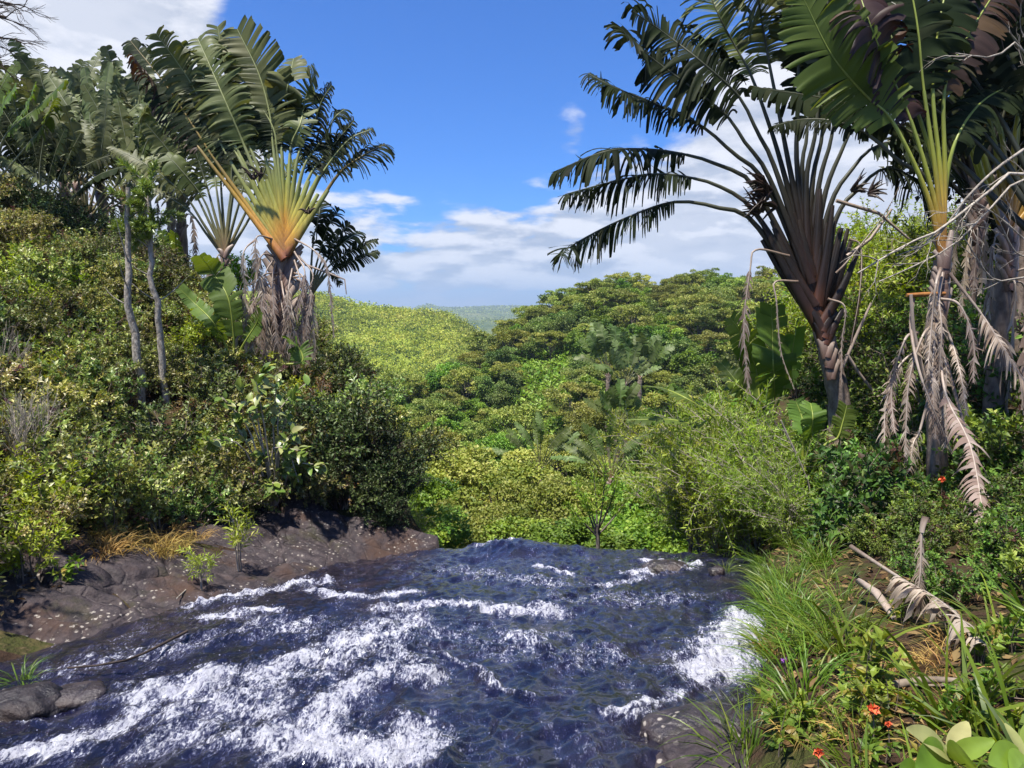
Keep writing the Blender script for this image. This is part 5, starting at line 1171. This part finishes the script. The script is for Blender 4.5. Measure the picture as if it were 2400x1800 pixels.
# shrub with large separate leaves in front of the big palm
def big_leaf_shrub():
    rng = np.random.default_rng(270); b = P(640, 1130, 9.4); org = onground(b[0], 9.4, .05)
    t = thing('large_leaved_shrub', 'shrub with large oval green leaves and pale forked twigs below the big palm', 'shrub', org)
    lm = []
    for i in range(4):
        mb = MB(); n = 5; L = .16; sgrid = np.linspace(0, 1, 6); w = .042 * np.sin(np.pi * sgrid ** .85) ** .8 + .001
        mid = np.stack([L * sgrid, 0 * sgrid, -.02 * (i + .5) * sgrid ** 2], 1); l = mid + np.stack([0 * w, w, .25 * w], 1); r = mid + np.stack([0 * w, -w, .25 * w], 1)
        V = np.concatenate([mid, l, r]); F = []
        for q in range(5): F += [[q, q + 1, 6 + q + 1, 6 + q], [q, 12 + q, 12 + q + 1, q + 1]]
        mb.add(V, F, [.2, .45, .65, .95][i]); lm.append(mb.mesh('leaf', M['big_leaf']))
    sb = MB(); ends = []
    for (ua, va, ub, vb) in [(600, 1010, 560, 900), (640, 1010, 650, 880), (620, 1000, 600, 890), (660, 1020, 690, 930), (590, 1060, 545, 985), (650, 1060, 690, 1010), (620, 1080, 600, 1060), (650, 1100, 670, 1100), (560, 1040, 480, 1030), (640, 1050, 720, 1060), (580, 1000, 520, 930), (690, 1090, 760, 1090), (640, 1130, 640, 1150), (600, 1120, 560, 1130), (670, 1040, 700, 1130), (600, 940, 620, 850), (655, 960, 715, 900)]:
        dy = .25 * rng.normal(); a = P(ua, va, 9.25 + dy * .5); e = P(ub, vb, 9.15 + dy); q = smooth_path([org, (org + a) / 2 + rng.normal(size=3) * .04, a, e], 9)
        tube(sb, q, np.linspace(.018, .006, 9), sides=5, a=rng.random()); ends.append((a, e))
    sb.obj('stems', M['pale_twig'], t, org)
    from mathutils import Matrix
    for (a, e) in ends:
        ax = nrm(e - a)
        for j in range(19):
            f = .15 + .85 * (j + rng.random()) / 19; p = a + (e - a) * f + rng.normal(size=3) * .02; d = nrm(rdir(rng, 1)[0] * .9 + ax * .5 + np.array([0, -.25, .1])); n = nrm(UP + .5 * rdir(rng, 1)[0] + np.array([0, -.4, 0])); s = nrm(np.cross(n, d)); n = np.cross(d, s)
            o = bpy.data.objects.new('leaf', lm[int(rng.integers(0, 4))]); COL.objects.link(o); o.parent = t; k = .6 + .6 * rng.random()
            o.matrix_local = Matrix(((d[0] * k, s[0] * k, n[0] * k, p[0] - org[0]), (d[1] * k, s[1] * k, n[1] * k, p[1] - org[1]), (d[2] * k, s[2] * k, n[2] * k, p[2] - org[2]), (0, 0, 0, 1)))
big_leaf_shrub()

# slender pale trunks on the left bank
def thin_tree(label, pts, Y, r, crown=None, seed=1, mat='pale_bark', leaf='big_leaf'):
    rng = np.random.default_rng(seed); q3 = px(pts, Y); g = onground(q3[0][0], Y, .1); q3[0] = g
    t = thing('slender_tree', label, 'tree', g); tb = MB(); q = smooth_path(q3, 16); q[1:-1] += rng.normal(size=(14, 3)) * .02
    tube(tb, q, np.linspace(r, r * .45, 16), sides=8)
    for k in range(5):
        p = q[rng.integers(7, 15)]; d = nrm(np.array([rng.normal(), .6 * rng.normal(), .8 + .4 * rng.normal()])); tube(tb, smooth_path([p, p + d * .25, p + d * (.35 + .35 * rng.random()) + UP * .1], 5), np.linspace(r * .2, r * .05, 5), sides=4, a=rng.random())
    if crown:
        lb = MB(); n = crown[1]; c = q[-1]
        for k in range(22):
            d = nrm(rdir(rng, 1)[0] + UP * .5); ln = crown[0] * (.4 + .7 * rng.random()); st = q[rng.integers(11, 16)]; br = smooth_path([st, st + d * ln * .6 + UP * .05, st + d * ln], 6); tube(tb, br, np.linspace(.014, .004, 6), sides=4, a=.5)
            m = n // 22; u = .3 + .7 * rng.random(m); pt = np.stack([np.interp(u, np.linspace(0, 1, 6), br[:, c_]) for c_ in range(3)], -1); leaves(lb, pt, nrm(rdir(rng, m) + d * .9 + UP * .3), rdir(rng, m) + UP, .13, .018, np.clip(.4 + .2 * rng.normal(size=m), 0, 1), simple=True)
        lb.obj('crown', M[leaf], t, g, smooth=False)
    tb.obj('trunk', M[mat], t, g)
thin_tree('slender pale trunk rising bare from the left bank thicket', [(322, 800), (305, 700), (298, 600), (298, 500), (300, 440)], 11.0, .075, None, 281)
thin_tree('slender pale-barked tree with a tuft of needle-like green leaves at its top', [(380, 800), (372, 730), (358, 640), (352, 540), (350, 440)], 11.2, .065, (.6, 3600), 282)
thin_tree('short crooked pale trunk leaning among the shrubs under the grove', [(195, 660), (185, 620), (170, 610), (160, 590)], 14.8, .08, None, 283)

# twiggy half-bare shrub at the left and the bare tree whose twigs reach into the sky
def twigs(mb, p, d, ln, r, depth, rng, spread=.55, up=.1, nb=3):
    e = p + d * ln; m = p + d * ln * .5 + rng.normal(size=3) * ln * .06; tube(mb, smooth_path([p, m, e], 5), np.linspace(r, r * .6, 5), sides=5 if r > .01 else 4, a=rng.random(), cap=False)
    if depth == 0: return
    for k in range(nb):
        nd = nrm(d + rdir(rng, 1)[0] * spread + UP * up); twigs(mb, p + (e - p) * (.45 + .55 * (k + 1) / nb), nd, ln * (.55 + .25 * rng.random()), r * .55, depth - 1, rng, spread, up, nb)
rng = np.random.default_rng(290)
for (u, Y, lab) in [(15, 7.2, 'half-bare twiggy shrub with pale stems at the stream end of the thicket'), (-40, 9.5, 'tall pale dead shrub standing above the thicket')]:
    x = (u - 1200) / FPX * Y; g = onground(x, Y); t = thing('bare_shrub', lab, 'shrub', g); mb = MB()
    for k in range(9): twigs(mb, g + rng.normal(size=3) * [.08, .08, 0], nrm(np.array([.25 * rng.normal(), .25 * rng.normal(), 1])), .55, .011, 3, rng, .38, .12, 3)
    mb.obj('stems', M['pale_twig'], t, g)
x = -8.2; Y = 8.0; g = onground(x, Y); t = thing('bare_tree', 'bare tree with thin dark twigs reaching into the cloudy sky', 'tree', g); mb = MB(); rng = np.random.default_rng(292)
top = P(-150, -20, Y); tube(mb, smooth_path([g, (g + top) / 2 + np.array([-.3, 0, .2]), top], 10), np.linspace(.12, .04, 10), sides=8)
for (a, b) in [((-150, 40), (15, 40)), ((-140, 80), (10, 90)), ((-140, 10), (30, 10)), ((-150, 130), (0, 150))]:
    A = P(a[0], a[1], Y); B = P(b[0], b[1], Y); d = nrm(B - A); tube(mb, smooth_path([A, (A + B) / 2 + UP * .06, B], 7), np.linspace(.03, .010, 7), sides=5, cap=False)
    for k in range(7): twigs(mb, A + (B - A) * (.3 + .7 * k / 6), nrm(d + rdir(rng, 1)[0] * .6), .24, .007, 2, rng, .5, -.02, 3)
mb.obj('trunk', M['dark_bark'], t, g)

# ------------------------------------------------------------------ right bank
rng = np.random.default_rng(300); pts = []; nb = 0
for k in range(6000):
    y = 5.2 + 9.5 * rng.random(); x = 2.2 + 8.5 * rng.random()
    if x > .85 * y + .4 or x < xr(min(y, 9.5)) + (1.0 if y < 8 else .7) or (y > 9.3 and x < xgr(y) + .3): continue
    if y < 6.2 and x < 3.6: continue
    if not far_enough(x, y, .40): continue
    pts.append((x, y)); nb += 1
    if nb > 120: break
    put_shrub(rightb, int(rng.integers(0, 6)), onground(x, y), (.65 + .5 * rng.random()) * (.5 if y < 7.1 and x / y > .52 else 1), rng.random() * 6.28, tilt=(.12 * rng.normal(), .12 * rng.normal()), where='glossy dark green shrub ' + where_right(x, y))
for k in range(80):
    y = 3.6 + 2.6 * rng.random(); x = float(xr(y)) + 1.0 + 2.6 * rng.random()
    if x > .84 * y + .2: continue
    put_shrub(rightb, int(rng.integers(0, 6)), onground(x, y), .22 + .26 * rng.random(), rng.random() * 6.28, where='low dark seedling shrub on the shaded soil near the fallen frond')
for k in range(14):
    u = 1980 + 480 * rng.random(); Y = 9.5 + 5 * rng.random(); x = (u - 1200) / FPX * Y; put_shrub(rtall, k, onground(x, Y), .7 + .4 * rng.random(), rng.random() * 6.28)
for k in range(16):
    u = 1880 + 500 * rng.random(); Y = 14 + 9 * rng.random(); x = (u - 1200) / FPX * Y; put_shrub(gtall, k, onground(x, Y), .8 + .5 * rng.random() , rng.random() * 6.28)
# feathery bushes leaning over the brink
FL = {9.3: 'rooted at the water edge of the brink', 9.8: 'hanging over the brink beside the black wet stone', 8.8: 'above the streamside grass', 10.0: 'below the dark leaning palm', 9.6: 'under the two rounded palm leaves', 10.6: 'on the gorge wall just past the brink', 10.8: 'on the gorge wall below the young palm', 8.0: 'behind the streamside grass, small one', 11.6: 'deepest in the gorge beside the lush green trees'}
for (u, vb, Y, s, i, rz) in [(1760, 1290, 9.3, .95, 0, 0.0), (1700, 1300, 9.8, .9, 1, .3), (1830, 1230, 8.8, .85, 2, -.2), (1800, 1180, 10.0, 1.0, 3, .1), (1880, 1130, 9.6, .9, 0, -.4), (1640, 1280, 10.6, .95, 2, .2), (1720, 1200, 10.8, 1.05, 1, -.3), (1860, 1260, 8.0, .6, 3, .2), (1620, 1180, 11.6, 1.0, 0, .5)]:
    c = P(u, vb, Y); g = float(ground(c[0], Y)); put_shrub(feath, i, (c[0], Y, min(g, c[2]) if g > c[2] - .8 else c[2]), s, rz, where='feathery yellow-green bush with pale stems ' + FL[Y])
    if g < c[2] - .8:
        o = [q for q in COL.objects if q.name.startswith('feathery_bush')][-1]; mb = MB(); tube(mb, [(0, 0, (g - c[2]) / s), (0.05, 0, (g - c[2]) * .5 / s), (0, 0, .15)], [.06, .05, .03], sides=6); mb.obj('lower_stem', M['twig'], o)
# bare pale twigs in the feathery bush
for (a, b, lab) in [((1900, 1150), (1830, 985), 'pale bare branching twig standing in the feathery bush'), ((2010, 1180), (1965, 1060), 'forked dead twig between feathery bush and dry fronds')]:
    A = P(*a, 8.4); B = P(*b, 8.4); g = onground(A[0], 8.4, .05); t = thing('dead_twig', lab, 'twig', g); mb = MB(); tube(mb, smooth_path([g, A, B], 7), np.linspace(.016, .009, 7), sides=5)
    for k in range(5): twigs(mb, A + (B - A) * (.2 + .16 * k), nrm((B - A) / np.linalg.norm(B - A) + np.array([-.6, 0, 0]) + .5 * rdir(rng, 1)[0]), .22, .006, 2, rng, .45, .05, 2)
    mb.obj('stems', M['pale_twig'], t, g)
# forked sapling just below the brink
Yp = 11.2; g0 = P(1402, 1300, Yp); gz = float(ground(g0[0], Yp)); g = np.array([g0[0], Yp, gz]); t = thing('sapling', 'thin forked sapling with pale upswept branches just beyond the brink', 'sapling', g); mb = MB(); lb = MB(); rng = np.random.default_rng(310)
tube(mb, smooth_path([g, P(1406, 1300, Yp), P(1400, 1230, Yp)], 8), np.linspace(.07, .035, 8), sides=6)
for (u, v) in [(1350, 1130), (1390, 1100), (1420, 1090), (1450, 1120), (1370, 1160), (1480, 1150), (1330, 1180)]:
    e = P(u, v, Yp + .3 * rng.normal()); st = P(1400, 1240 + 20 * rng.random(), Yp); q = smooth_path([st, (st + e) / 2 + np.array([.02, 0, -.04]), e], 7); tube(mb, q, np.linspace(.018, .006, 7), sides=4)
    n = 120; uu = .4 + .6 * rng.random(n); pt = np.stack([np.interp(uu, np.linspace(0, 1, 7), q[:, c]) for c in range(3)], -1) + rng.normal(size=(n, 3)) * .03; leaves(lb, pt, nrm(rdir(rng, n) + nrm(e - st)), rdir(rng, n) + UP, .10, .02, np.clip(.5 + .2 * rng.normal(size=n), 0, 1))
mb.obj('trunk', M['grey_bark'], t, g); lb.obj('crown', M['feather_leaf'], t, g, smooth=False)
# dead tree with pale branches in front of the right palms
Yp = 6.6; b = P(2580, 1300, Yp); g = onground(b[0], Yp, .1); t = thing('dead_tree', 'dead tree sending bare whitish branches across the right bank palms', 'tree', g); mb = MB(); rng = np.random.default_rng(320)
top = P(2520, 330, Yp); tk = smooth_path([g, P(2570, 800, Yp), top], 12); tube(mb, tk, np.linspace(.09, .035, 12), sides=8); mb.obj('trunk', M['pale_bark'], t, g)
for pl, r in [([(2540, 560), (2400, 405), (2330, 440), (2200, 540), (2130, 570), (2010, 640)], .020), ([(2545, 640), (2420, 420), (2330, 480), (2240, 570), (2150, 620), (2060, 660)], .015), ([(2530, 420), (2400, 118), (2330, 135), (2240, 125)], .018), ([(2550, 700), (2400, 560), (2330, 500), (2280, 470)], .012),
               ([(2540, 640), (2400, 650), (2330, 655), (2280, 590), (2250, 540)], .012), ([(2420, 600), (2380, 590), (2330, 500), (2290, 490)], .008), ([(2400, 350), (2330, 400), (2260, 470), (2190, 560), (2100, 600)], .015)]:
    q = smooth_path([P(u, v, Yp - .05 * i) for i, (u, v) in enumerate(pl)], 14); bb = MB(); tube(bb, q, np.linspace(r, r * .35, 14), sides=6, a=rng.random())
    for k in range(6): i = rng.integers(5, 13); twigs(bb, q[i], nrm(nrm(q[i + 1 if i < 13 else i] - q[i - 1]) + .7 * rdir(rng, 1)[0]), .22, r * .38, 2, rng, .5, .02, 2)
    bb.obj('branch', M['pale_bark'], t, g)

# grass
def grass_mesh(seed, n, L, W, mat, lean=(0, 0), spread=.12, stiff=.55):
    rng = np.random.default_rng(seed); mb = MB(); a = rng.random(n) * 6.283; r = spread * np.sqrt(rng.random(n)); base = np.stack([r * np.cos(a), r * np.sin(a), -.02 + 0 * r], 1)
    a2 = a + rng.normal(size=n) * .8; tilt = .12 + .55 * rng.random(n); d = np.stack([np.cos(a2) * tilt + lean[0], np.sin(a2) * tilt + lean[1], np.ones(n)], 1); d = nrm(d)
    ln = L * (.45 + .65 * rng.random(n)); seg = 6; pos = [base]; c = base; dd = d
    for j in range(seg):
        dd = nrm(dd + np.stack([np.cos(a2), np.sin(a2), -1.0 + 0 * a2], 1) * (.05 + .22 * (1 - stiff) * rng.random(n))[:, None] * (j + 1) * .6); c = c + dd * (ln / seg)[:, None]; pos.append(c)
    pos = np.stack(pos, 1); side = nrm(np.cross(d, rdir(rng, n))); w = W * np.array([.7, 1, .95, .8, .6, .35, .03]) / 2
    V = np.stack([pos - side[:, None] * w[None, :, None], pos + side[:, None] * w[None, :, None]], 2); i = np.arange(n)[:, None] * 14; j = np.arange(seg)[None] * 2
    F = np.stack([i + j, i + j + 1, i + j + 3, i + j + 2], -1).reshape(-1, 4); mb.add(V.reshape(-1, 3), F, np.repeat(np.clip(.4 + .22 * rng.normal(size=n), 0, 1), 14), np.tile(np.repeat(np.linspace(0, 1, 7), 2), n)); return mb.mesh('blades', M[mat])
GM = [grass_mesh(400 + i, 60, .66, .010, 'grass', lean=(-.25, .05), spread=.13) for i in range(4)]
GW = [grass_mesh(410 + i, 30, .70, .020, 'grass', lean=(-.2, .1), spread=.09, stiff=.7) for i in range(3)]
DG = [grass_mesh(420 + i, 90, .32, .007, 'dry_grass', spread=.15, stiff=.2) for i in range(3)]
def put_grass(ms, i, loc, s, rz, name, label, group):
    t = thing(name, label, 'grass', loc, group); t.scale = (s, s, s); t.rotation_euler = (0, 0, rz); link('blades', ms[i % len(ms)], t, kind='stuff')
rng = np.random.default_rng(430)
for k in range(64):
    y = 2.2 + 6.8 * rng.random() ** .9; x = float(xr(y)) + .06 + (.28 + .055 * y) * rng.random() ** 1.3
    put_grass(GM, k, onground(x, y), .42 + .45 * rng.random(), .5 * rng.normal(), 'grass_clump', 'clump of slender bright grass bending over the right edge of the stream', 'grass clumps along the stream edge')
for k in range(10):
    y = 1.9 + 1.6 * rng.random(); x = float(xr(y)) + .1 + 1.5 * rng.random()
    put_grass(GW, k, onground(x, y), .55 + .45 * rng.random(), .8 * rng.normal(), 'wide_grass_tuft', 'tuft of wide yellow-green grass blades in the foreground of the right bank', 'wide grass tufts on the right bank')
for k in range(26):
    u = 210 + 260 * rng.random(); v = 1190 + 110 * rng.random(); h_ = hit(u, v)
    put_grass(DG, k, h_ - [0, 0, .03], .7 + .6 * rng.random(), rng.random() * 6, 'dry_grass_tuft', 'tuft of orange-brown dry grass where the thicket meets the rock ledge', 'dry grass tufts by the ledge')
for k in range(20):
    u = 1830 + 540 * rng.random(); v = 1400 + 380 * rng.random(); h_ = hit(u, v)
    put_grass(DG, k, h_ - [0, 0, .03], .4 + .4 * rng.random(), rng.random() * 6, 'brown_grass_tuft', 'small tuft of withered brown grass on the bare soil of the right bank', 'withered grass tufts on the right bank')
for (u, v, lab) in [(50, 1600, 'thin yellow grass growing behind the squat black rock'), (1700, 1340, 'small grass tuft on the brink beside the black wet stone'), (1600, 1330, 'grass tuft trailing into the water at the brink')]:
    x, y = wp(u, v); put_grass(GM, 1, np.array([x, y, float(zw(y)) - .02]), .45, 1.0, 'grass_clump', lab, None)

# weeds, saplings on the ledge, broad-leaved plant
weed = shrub_proto('wee', 'weed', 'leafy green weed growing on the brown soil of the right bank', 'weed', 'weeds on the right bank soil', 3, 'weed_leaf', 'twig', seed=440, H=.26, R=.12, nst=4, ntw=3, nlf=7, L=.055, W=.032, stem_r=.004)
rng = np.random.default_rng(450)
for k in range(26):
    u = 1840 + 560 * rng.random(); v = 1400 + 400 * rng.random() ** .6; put_shrub(weed, k, hit(u, v) - [0, 0, .02], .45 + .5 * rng.random(), rng.random() * 6)
put_shrub(weed, 0, hit(2045, 1640) - [0, 0, .02], 1.5, .4, 'upright light green weed with toothed leaves above the orange flower')
for (u, v, lab) in [(150, 1370, 'yellow-green weed rooted in the crack of the dark boulder'), (1820, 1770, 'dark slender weed at the corner of the lichen rock')]:
    h_ = hit(u, v); put_shrub(weed, 1, h_, 1.1, 0, lab)
sapl = shrub_proto('sap', 'ledge_sapling', 'x', 'sapling', None, 2, 'feather_leaf', 'pale_twig', seed=460, H=.85, R=.16, nst=3, ntw=7, nlf=14, L=.085, W=.016, stem_r=.011, lo=.45, up=.5, twig=.28)
put_shrub(sapl, 0, hit(560, 1330) - [0, 0, .05], 1.05, 0, 'taller narrow-leaved sapling growing from the rock ledge'); put_shrub(sapl, 1, hit(475, 1380) - [0, 0, .05], .72, 1, 'shorter thin sapling beside the water on the rock ledge')
def paddle(L, W, bendz):
    s = np.linspace(0, 1, 9); w = W / 2 * np.sin(np.pi * np.clip(s * .97 + .02, 0, 1) ** .9) ** .75 + .002; mid = np.stack([L * s, 0 * s, L * (.12 * s - bendz * s * s)], 1)
    V = []; 
    for f, lift in ((-1, .28), (-.5, .10), (0, 0), (.5, .10), (1, .28)): V.append(mid + np.stack([0 * w, f * w, lift * w], 1))
    V = np.stack(V, 1).reshape(-1, 3); i = np.arange(8)[:, None] * 5; j = np.arange(4)[None]; F = np.stack([i + j, i + j + 1, i + 5 + j + 1, i + 5 + j], -1).reshape(-1, 4); return V, F
from mathutils import Matrix
def broad_plant(label, base, Yp, tips, seed):
    rng = np.random.default_rng(seed); b = P(*base, Yp); g = onground(b[0], b[1], .03); t = thing('broad_leaved_plant', label, 'plant', g); top = P(*base, Yp); mb = MB()
    tube(mb, [g, (g + top) / 2 + [.01, 0, 0], top], [.010, .009, .007], sides=6); mb.obj('stem', M['twig'], t, g)
    for (u, v, dy, wr, rn) in tips:
        e = P(u, v, Yp + dy); d = e - top; L = np.linalg.norm(d); d = d / L; V, F = paddle(L, L * wr, .14); mb = MB(); mb.add(V, F, rn); n = nrm(UP * .8 + np.array([.25 * rng.normal(), -.55, 0])); s = nrm(np.cross(n, d)); n = np.cross(d, s)
        o = mb.obj('leaf', M['broad_leaf'], t); o.matrix_local = Matrix(((d[0], s[0], n[0], top[0] - g[0]), (d[1], s[1], n[1], top[1] - g[1]), (d[2], s[2], n[2], top[2] - g[2]), (0, 0, 0, 1)))
broad_plant('broad-leaved seedling with long pointed pale leaves at the foot of the right bank', (2225, 1775), 2.1, [(2128, 1708, -.1, .30, .95), (2268, 1690, .1, .34, 1.0), (2330, 1735, -.05, .40, .4), (2190, 1740, .15, .35, .3), (2150, 1800, -.2, .4, .2), (2300, 1810, -.25, .42, .5)], 470)
broad_plant('broad-leaved seedling with wide glossy leaves in the lowest corner of the right bank', (2400, 1770), 2.0, [(2355, 1695, .05, .35, .9), (2320, 1790, -.1, .45, .3), (2430, 1690, .1, .4, .6), (2380, 1840, -.15, .45, .4), (2460, 1780, .0, .4, .3)], 471)
broad_plant('low rosette of rounded lime leaves among the foreground grass', (2160, 1830), 1.95, [(2110, 1800, -.05, .6, .2), (2200, 1795, .05, .6, .4), (2150, 1790, .1, .6, .1), (2230, 1840, -.05, .6, .5)], 472)
# flowers and fallen petals
def flower(label, u, v, Y, mat, r, seed):
    rng = np.random.default_rng(seed); c = P(u, v, Y); t = thing('flower', label, 'flower', c); mb = MB(); d = rdir(rng, 14); d[:, 1] -= .5
    leaves(mb, np.repeat(np.zeros((1, 3)), 14, 0), d, rdir(rng, 14), r, r * .8, rng.random(14), fold=.3); mb.obj('petals', M[mat], t); g = onground(c[0], Y, .0)
    mb = MB(); tube(mb, [g - c, (g - c) * .5 + [.01, 0, 0], (0, 0, 0)], [.004, .003, .002], sides=4); mb.obj('stem', M['twig'], t)
flower('round salmon-orange flower below the upright weed', 2046, 1662, 2.6, 'orange', .030, 1); flower('small orange-red flower just right of the salmon flower', 2082, 1698, 2.5, 'orange', .016, 2); flower('orange-red blossom low in the foreground grass', 1918, 1762, 2.2, 'orange', .022, 3)
flower('orange blossom hanging in the dark shrubs of the right bank', 2208, 1123, 6.6, 'orange', .04, 4); flower('orange flower beside the end of the fallen frond', 2392, 1545, 3.3, 'orange', .022, 5); flower('tiny violet flower at the tip of the streamside grass', 1838, 1548, 3.6, 'violet', .022, 6)
# fallen dry fronds and sticks on the right bank
rng = np.random.default_rng(480)
a = hit(1990, 1350); t = thing('fallen_frond', 'fallen dry palm frond lying on the soil of the right bank', 'frond', a)
pts3 = [a + [0, 0, .25]] + [hit(u, v) + [0, 0, h_] for (u, v, h_) in [(2100, 1430, .22), (2200, 1490, .18), (2310, 1570, .10)]]
o = palm_leaf(t, a, pts3[:2], pts3[2:], .60, 30, 2.4, .97, 'dry_leaf', 'stalk_dry', rng, sw=(.022, .010), sd=(.015, .008), nstrip=52, pinch=.7, name='frond_blade', rag=.8)
a = hit(2010, 1415); t = thing('broken_stalk', 'thick broken palm stalk propped above the fallen frond', 'stalk', a); mb = MB(); e = hit(2100, 1460)
tube(mb, [a + [0, 0, .16], (a + e) / 2 + [0, 0, .13], e + [0, 0, .02]], [.024, .028, .022], sides=7, b=.7); mb.obj('stalk', M['stalk_dry'], t, a)
a = hit(2060, 1632); e = hit(2310, 1640); t = thing('dead_branch', 'dead grey branch lying flat behind the upright weed', 'branch', a); mb = MB(); tube(mb, smooth_path([a + [0, 0, .02], (a + e) / 2 + [0, .03, .05], e + [0, 0, .06]], 8), np.linspace(.024, .009, 8), sides=6)
for k in range(5): twigs(mb, a + (e - a) * (.3 + .15 * k) + [0, 0, .04], nrm((e - a) / np.linalg.norm(e - a) + .5 * rdir(rng, 1)[0] + UP * .2), .12, .006, 1, rng, .4, .1, 2)
mb.obj('stem', M['twig'], t, a)
a = hit(2130, 1440); t = thing('dry_leaf_sheath', 'upright split dry leaf sheath standing below the hanging dead leaves', 'dead leaf', a); top = P(2160, 1250, a[1])
dl = palm_leaf(t, a, [top + [.03, .02, .1], top], [(a + top) / 2 + [0, -.05, 0], a + [0, -.05, .02]], .26, 35, 3.0, .97, 'dry_leaf', 'stalk_dry', rng, sw=(.016, .010), nstrip=40, pinch=.7, name='blade', rag=.7)
for (pl, lab) in [([(440, 1500), (300, 1570), (160, 1590)], 'thin dark stick lying across the wet rock'), ([(460, 1370), (440, 1395), (415, 1420)], 'pale bent driftwood stick beside the shorter sapling')]:
    w3 = []
    for (u, v) in pl: x, y = wp(u, v); w3.append(np.array([x, y, float(zw(y)) + .07]))
    t = thing('stick', lab, 'stick', w3[0]); mb = MB(); tube(mb, smooth_path(w3, 7), np.linspace(.012, .006, 7), sides=5); mb.obj('stem', M['pale_bark' if 'pale' in lab else 'dark_bark'], t, w3[0])
# litter: fallen leaves on the soil and ledge
rng = np.random.default_rng(490); lb = MB(); n = 14000; x = np.where(rng.random(n) < .5, 1.2 + 6 * rng.random(n), -9 + 6.5 * rng.random(n)); y = 2 + 10 * rng.random(n); z = ground(x, y); ok = ((x > xr(np.minimum(y, 9.5)) + .15) | (x < -3.9)) & ~((y > 9.5) & (x > xgl(y)) & (x < xgr(y)))
pp = np.stack([x, y, z + .012], 1)[ok]; n = len(pp); d = rdir(rng, n); d[:, 2] *= .25; leaves(lb, pp, d, UP + .4 * rdir(rng, n), .05 + .06 * rng.random(n), .025 + .02 * rng.random(n), rng.random(n), droop=-.1, fold=.3)
tag(lb.obj('leaf_litter', M['litter'], smooth=False), 'brown fallen leaves scattered on the soil of both banks', None, kind='stuff')

# haze
hz = MB(); x0, x1, y0, y1, z0, z1 = -34000, 34000, -200, 15000, -900, 200
V = np.array([(x, y, z) for x in (x0, x1) for y in (y0, y1) for z in (z0, z1)], float); F = [[0, 1, 3, 2], [4, 6, 7, 5], [0, 4, 5, 1], [2, 3, 7, 6], [0, 2, 6, 4], [1, 5, 7, 3]]
hz.add(V, F); m = bpy.data.materials.new('haze_air'); m.use_nodes = True; nt = m.node_tree; nt.nodes.clear(); ou = nt.nodes.new('ShaderNodeOutputMaterial'); pv = nt.nodes.new('ShaderNodeVolumePrincipled')
pv.inputs['Color'].default_value = (0.62, 0.80, 1.0, 1); pv.inputs['Density'].default_value = 0.00022; pv.inputs['Anisotropy'].default_value = 0.2; nt.links.new(pv.outputs[0], ou.inputs['Volume'])
HAZE = True
if HAZE:
    o = hz.obj('haze', m, smooth=False); tag(o, 'thin blue haze filling the valley air', None, kind='stuff')
